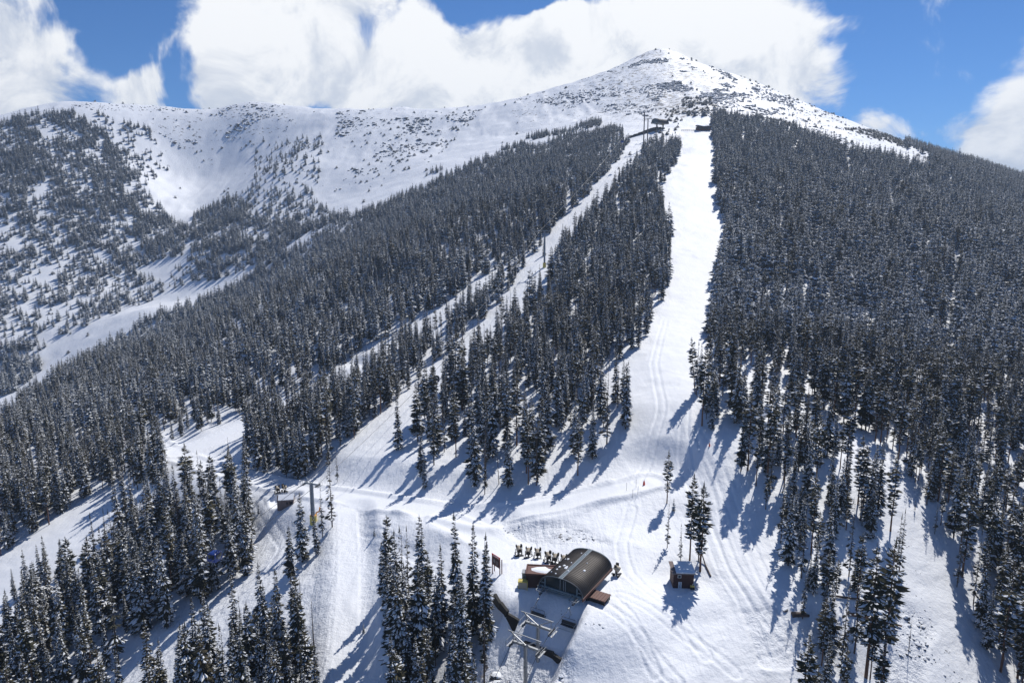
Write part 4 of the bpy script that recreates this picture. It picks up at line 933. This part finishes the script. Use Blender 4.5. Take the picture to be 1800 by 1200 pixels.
q.build('body', r); q = MB(); q.box((0, .55, 1.3), (1.72, 1.22, .14), M['yellow']); q.box((0, .55, 1.4), (1.3, .8, .06), M['yellow']); q.build('lid', r)

p = at(1201, 1034); s_ = empty('ski_patrol_shed', p, R(-3), 'small dark brown shed with snowy roof under two tall pines', 'shed')
q = MB(); q.box((0, 1.7, 1.1), (3.6, 3.2, 3.6), M['brown_wall'])
for i in range(10): q.box((0, .085, -.5 + i * .34), (3.6, .03, .05), M['brown_wall'])
q.build('wall', s_)
rt = Matrix.Rotation(R(4), 3, 'X')
q = MB(); q.box((0, 1.75, 3.02), (4.1, 3.9, .16), M['grey_roof'], rt); rf = q.build('roof', s_)
q = MB(); q.box((.32, 1.78, 3.16), (3.35, 3.8, .16), M['snow'], rt); q.build('snow_cover', rf)
q = MB(); q.box((-1.75, 1.75, 3.14), (.7, 3.8, .08), M['tan_wall'], rt); q.build('bare_strip', rf)
q = MB(); q.box((-.75, .05, 2.3), (.62, .08, .58), M['pale']); w_ = q.build('window', s_); MB().box((-.75, .0, 2.3), (.46, .05, .42), M['glass']).build('pane', w_)
q = MB(); q.box((-.6, .05, .62), (.58, .08, 1.25), M['pale']); d_ = q.build('door', s_); MB().box((-.6, 0, .62), (.12, .05, 1.1), M['teal_paint']).build('door_panel', d_)
p = at(1217, 1035.5); r = empty('snow_blower', p, 0, 'small yellow snow blower at the shed corner', 'snow blower')
MB().box((0, .2, .45), (.7, .6, .5), M['yellow']).build('engine_cover', r); MB().tube([(-.35, -.1, .25), (.35, -.1, .25)], .24, M['black'], 10).build('auger', r)
for x in (-.3, .3): MB().tube([(x - .07, .3, .22), (x + .07, .3, .22)], .22, M['black'], 10).build('wheel', r)
MB().tube([(-.25, .5, .6), (-.25, .95, .95), (.25, .95, .95), (.25, .5, .6)], .03, M['dark_steel'], 5).build('handlebar', r); MB().tube([(0, .05, .6), (0, 0, 1.0), (0, -.2, 1.12)], .09, M['tan_gun'], 7).build('chute', r)

p = at(502, 892); r = empty('lift_hut', p, R(12), 'small wooden hut with snow roof and open windows by the cat track', 'hut')
W_, D_, Hh = 3.9, 2.6, 1.9
q = MB()   # front wall with two openings, gable ends
for x0, x1, z0, z1 in ((-W_ / 2, W_ / 2, -.6, .85), (-W_ / 2, W_ / 2, 1.5, Hh), (-W_ / 2, .25, .85, 1.5), (.62, .95, .85, 1.5), (1.7, W_ / 2, .85, 1.5)): q.box(((x0 + x1) / 2, 0, (z0 + z1) / 2), (x1 - x0, .12, z1 - z0), M['tan_wall'])
q.box((0, D_, .65), (W_, .12, 2.5), M['tan_wall'])
for s2 in (-1, 1): q.add([(s2 * W_ / 2, .06, -.6), (s2 * W_ / 2, D_ - .06, -.6), (s2 * W_ / 2, D_ - .06, Hh), (s2 * W_ / 2, D_ / 2, Hh + .85), (s2 * W_ / 2, .06, Hh)], [(0, 1, 2, 3, 4)], M['tan_wall'])
q.build('wall', r)
q = MB()
for s2 in (-1, 1): q.box((.0, D_ / 2 + s2 * D_ * .27, Hh + .47), (W_ + .1, D_ * .64, .1), M['tan_wall'], Matrix.Rotation(R(-s2 * 32), 3, 'X'))
rf = q.build('roof', r); q = MB()
for s2 in (-1, 1): q.box((.15, D_ / 2 + s2 * D_ * .27, Hh + .62), (W_ - .2, D_ * .66, .2), M['snow'], Matrix.Rotation(R(-s2 * 32), 3, 'X'))
q.build('snow_cover', rf)
for x in (.435, 1.32): MB().box((x, -.02, .87), (.5 if x < 1 else .85, .16, .06), M['brown_wall']).build('window_sill', r)

# ---------------------------------------------------------------- fan snow guns
def gun():
    r = empty('snow_gun', (0, 0, 0)); n = 16
    q = MB(); vs = []; fs = []
    tilt = Matrix.Rotation(R(22), 3, 'X')
    for (y, ra) in ((-.55, .42), (-.45, .5), (.1, .5), (.5, .42), (.5, .36), (.1, .42), (-.5, .38)):
        for k in range(n): vs.append(tilt @ Vector((ra * math.cos(6.283 * k / n), y, ra * math.sin(6.283 * k / n))) + Vector((0, 0, 1.25)))
    for i in range(6):
        for k in range(n): fs.append((i * n + k, i * n + (k + 1) % n, (i + 1) * n + (k + 1) % n, (i + 1) * n + k))
    q.add(vs, fs, M['tan_gun']); q.build('fan_barrel', r)
    q = MB(); q.tube([tilt @ Vector((0, .15, 0)) + Vector((0, 0, 1.25)), tilt @ Vector((0, .3, 0)) + Vector((0, 0, 1.25))], .42, M['black'], n)
    for k in range(5): a = R(36 * k); u = tilt @ Vector((math.cos(a) * .46, -.52, math.sin(a) * .46)); v = tilt @ Vector((-math.cos(a) * .46, -.52, -math.sin(a) * .46)); q.bar(u + Vector((0, 0, 1.25)), v + Vector((0, 0, 1.25)), .03, .03, M['black'])
    q.build('grille', r)
    q = MB(); q.tube([(-.6, 0, 1.3), (-.6, 0, .7), (-.3, 0, .5), (.3, 0, .5), (.6, 0, .7), (.6, 0, 1.3)], .06, M['dark_steel'], 6); q.box((0, 0, .3), (.24, .24, .5), M['dark_steel']); q.build('yoke', r)
    q = MB(); q.box((.5, .1, 1.75), (.3, .5, .5), M['black']); q.box((-.45, .1, 1.8), (.22, .4, .4), M['black']); q.build('control_box', r)
    q = MB()
    for a in (90, 210, 330): q.bar((0, 0, .15), (math.cos(R(a)) * .95, math.sin(R(a)) * .95, .1), .12, .12, M['dark_steel'])
    q.bar((-.8, -.5, .08), (.8, -.5, .08), .3, .1, M['black']); q.build('base_frame', r)
    for x in (-.62, .62): MB().tube([(x - .08, .3, .25), (x + .08, .3, .25)], .25, M['black'], 12).build('wheel', r)
    return r
g0 = gun(); GL = ['leftmost snow gun of the row', 'second snow gun from the left in the row', 'third snow gun from the left in the row', 'fourth snow gun from the left, touching the fifth', 'fifth snow gun from the left, in front of its neighbour', 'snow gun at the right end of the row by the roof']
for i, (px, py) in enumerate([(912, 975), (929, 979), (945, 981), (963, 987), (976, 990), (991, 993), (1084, 1010), (488, 866), (500, 864)]):
    o = g0 if i == 0 else copy_tree(g0); p = at(px, py); o.location = p; o.rotation_euler = (0, 0, R([12, -8, 5, 20, -15, 0, 60, 30, 140][i])); o.scale = (1.05,) * 3
    tag(o, (GL[i] + ' behind the brown hut') if i < 6 else ['', 'lone snow gun right of the terminal roof', 'left snow gun parked behind the wooden hut', 'right snow gun parked behind the wooden hut'][i - 5], 'snow gun', 'snow guns in a row' if i < 6 else ('snow guns behind the wooden hut' if i > 6 else 'snow guns in a row'))

# sign board
p = at(872, 1008); r = empty('trail_map_board', p, R(-52), 'dark red trail map board on four posts at the cat track', 'sign board')
for x in (-1.15, 1.15):
    for y in (0, .45): MB().box((x, y, 1.5), (.13, .13, 4.2 if y == 0 else 3.2), M['red_wall']).build('post', r)
q = MB(); q.box((0, -.02, 2.35), (2.3, .08, 1.7), M['red_wall']); bd = q.build('board', r)
q = MB(); q.box((0, -.07, 2.35), (1.9, .03, 1.35), M['brown_wall']); q.box((-.4, -.1, 2.45), (.5, .02, .7), M['grey_roof']); q.box((.4, -.1, 2.3), (.6, .02, .8), M['tan_wall']); q.build('map_sheet', bd)
q = MB(); q.box((0, -.02, 3.45), (2.5, .1, .32), M['red']); q.box((.1, -.08, 3.45), (1.6, .02, .16), M['pale']); q.build('header', r)

# dark walls of the lift trench
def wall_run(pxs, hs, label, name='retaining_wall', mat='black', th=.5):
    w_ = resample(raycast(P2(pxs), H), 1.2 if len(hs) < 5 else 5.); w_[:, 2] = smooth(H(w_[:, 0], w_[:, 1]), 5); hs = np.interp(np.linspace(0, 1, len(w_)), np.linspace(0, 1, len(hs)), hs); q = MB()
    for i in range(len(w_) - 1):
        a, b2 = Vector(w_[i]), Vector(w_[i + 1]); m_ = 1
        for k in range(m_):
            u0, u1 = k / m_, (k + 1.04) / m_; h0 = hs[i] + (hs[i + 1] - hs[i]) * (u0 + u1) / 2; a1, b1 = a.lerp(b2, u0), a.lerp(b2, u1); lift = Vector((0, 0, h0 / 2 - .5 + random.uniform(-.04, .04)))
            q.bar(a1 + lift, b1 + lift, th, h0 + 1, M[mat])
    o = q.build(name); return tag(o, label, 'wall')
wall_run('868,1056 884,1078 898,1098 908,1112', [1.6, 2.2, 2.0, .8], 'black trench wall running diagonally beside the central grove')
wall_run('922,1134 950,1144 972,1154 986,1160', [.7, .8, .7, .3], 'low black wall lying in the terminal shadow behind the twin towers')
# summit embankment, hut and fence
wall_run('1106,243 1118,239 1134,235 1150,230 1168,227', [1., 2.6, 3.6, 3.6, 1.5], 'dark netted embankment wall under the summit terminal', th=1.2)
p = at(1237, 230); r = empty('summit_hut', p, R(-4), 'brown summit hut with sagging snow roof at the top of the wide run', 'hut')
q = MB(); q.box((0, 3, 1.7), (14, 6, 4.4), M['brown_wall']); q.build('wall', r)
q = MB(); q.box((0, -.06, .6), (14.2, .14, 1.5), M['red_wall']); q.build('lower_boards', r)
q = MB(); q.box((-3.4, 2.6, 4.5), (8.2, 7.6, .3), M['brown_wall'], Matrix.Rotation(R(10), 3, 'Y')); q.box((4, 2.6, 4.3), (7.6, 7.6, .3), M['brown_wall'], Matrix.Rotation(R(-6), 3, 'Y')); rf = q.build('roof', r)
q = MB(); q.box((-3.4, 2.6, 4.85), (8.2, 7.4, .5), M['snow'], Matrix.Rotation(R(10), 3, 'Y')); q.box((4, 2.6, 4.65), (7.6, 7.4, .5), M['snow'], Matrix.Rotation(R(-6), 3, 'Y')); q.build('snow_cover', rf)
for x in (-3.5, 1, 4.5): MB().box((x, -.12, 2.4), (1.6, .1, 1.1), M['glass']).build('window', r)
A, B = at(1198, 230), at(1222, 230.5); r = empty('snow_fence', A, 0, 'low brown rail fence left of the summit hut', 'fence'); dv = B - A
q = MB()
for z in (.5, 1.1): q.bar((0, 0, z), dv + Vector((0, 0, z)), .12, .2, M['tan_wall'])
q.build('rail', r)
for i in range(8): MB().box(dv * (i / 7) + Vector((0, 0, .5)), (.16, .16, 1.8), M['brown_wall']).build('post', r)

# markers, logs, poles
def marker(px, py, h, w, label):
    r = empty('padded_marker', at(px, py), random.uniform(-.3, .3), label, 'marker'); q = MB(); q.tube([(0, 0, -.3), (0, 0, h * .5), (0, 0, h)], [w, w * .8, w * .35], M['red'], 8); q.build('red_cover', r)
    MB().tube([(0, 0, h * .9), (.02, 0, h + .35)], .03, M['dark_steel'], 5).build('pole', r)
marker(1132, 852, 1.0, .3, 'red padded marker on the wind lip left of the lone pine'); marker(1247, 784, .8, .22, 'tiny red marker at the right edge of the wide run')
for i, (px, py, lb) in enumerate([(1118, 856, 'thin pole left of the red padded marker'), (1121, 868, 'thin pole below the red padded marker'), (1112, 874, 'lowest thin pole on the wind lip'), (1101, 862, 'thin pole leftmost on the wind lip')]):
    q = MB(); q.tube([(0, 0, -.3), (.05 * (i % 2), 0, 1.9)], .03, M['dark_steel'], 5); o = q.build('marker_pole'); o.location = at(px, py); tag(o, lb, 'pole')
q = MB(); q.tube([(0, 0, -.3), (0, 0, .9), (.15, 0, 1.15), (.6, 0, 1.3), (.85, 0, 1.6), (.9, 0, 2.3)], .16, M['orange'], 8); o = q.build('hydrant_pipe'); o.location = at(556, 908); tag(o, 'bent orange hydrant pipe right of the gondola tower foot', 'hydrant')
def log_(pa, pb, ra, lift, label, mat='bark', up=0.):
    a, b2 = at(*pa), at(*pb); q = MB(); m_ = a.lerp(b2, .5); d = [a - m_ + Vector((0, 0, lift)), Vector((.1, .05, lift + .1)), b2 - m_ + Vector((0, 0, lift + up))]
    q.tube(d, [ra, ra * .8, ra * .45], M[mat], 8); o = q.build('fallen_log'); o.location = m_
    for k in range(6):
        u = random.uniform(.3, .95); c = d[0].lerp(d[2], u); q2 = None
    return tag(o, label, 'log')
log_((1249, 1013), (1229, 975), .16, .1, 'bare trunk leaning against the pines behind the shed', up=1.6)
log_((1392, 1082), (1422, 1084), .5, .25, 'thick dark log at the left edge of the pine stand', 'bark')
log_((1490, 1080), (1585, 1102), .28, .25, 'long fallen log lying between the pine trunks', 'pine_bark')
log_((1470, 1050), (1540, 1062), .2, .3, 'snowy fallen log upslope of the long one', 'bark'); log_((1545, 1062), (1580, 1088), .15, .3, 'thin fallen branch by the broken snag', 'bark')
# ---------------------------------------------------------------- air
_gz = [v.co.z for v in bpy.data.objects['snow_ground'].data.vertices]; lo_, hi_ = min(_gz) - 1, 345.; zm, zh = (lo_ + hi_) / 2, hi_ - lo_
hz = MB(); hz.box((0, 0, zm), (18500, 18500, zh), M['snow']); ho = hz.build('haze'); ho.data.materials.clear()
m = bpy.data.materials.new('thin_air'); m.use_nodes = True; nt = m.node_tree; nt.nodes.clear()
out = nt.nodes.new('ShaderNodeOutputMaterial'); pv = nt.nodes.new('ShaderNodeVolumePrincipled'); nt.links.new(pv.outputs[0], out.inputs['Volume'])
pv.inputs['Color'].default_value = (.62, .78, 1, 1); pv.inputs['Density'].default_value = .00015; pv.inputs['Anisotropy'].default_value = .2
ho.data.materials.append(m); tag(ho, 'thin blue mountain air over the far slopes', 'haze', None, 'stuff')
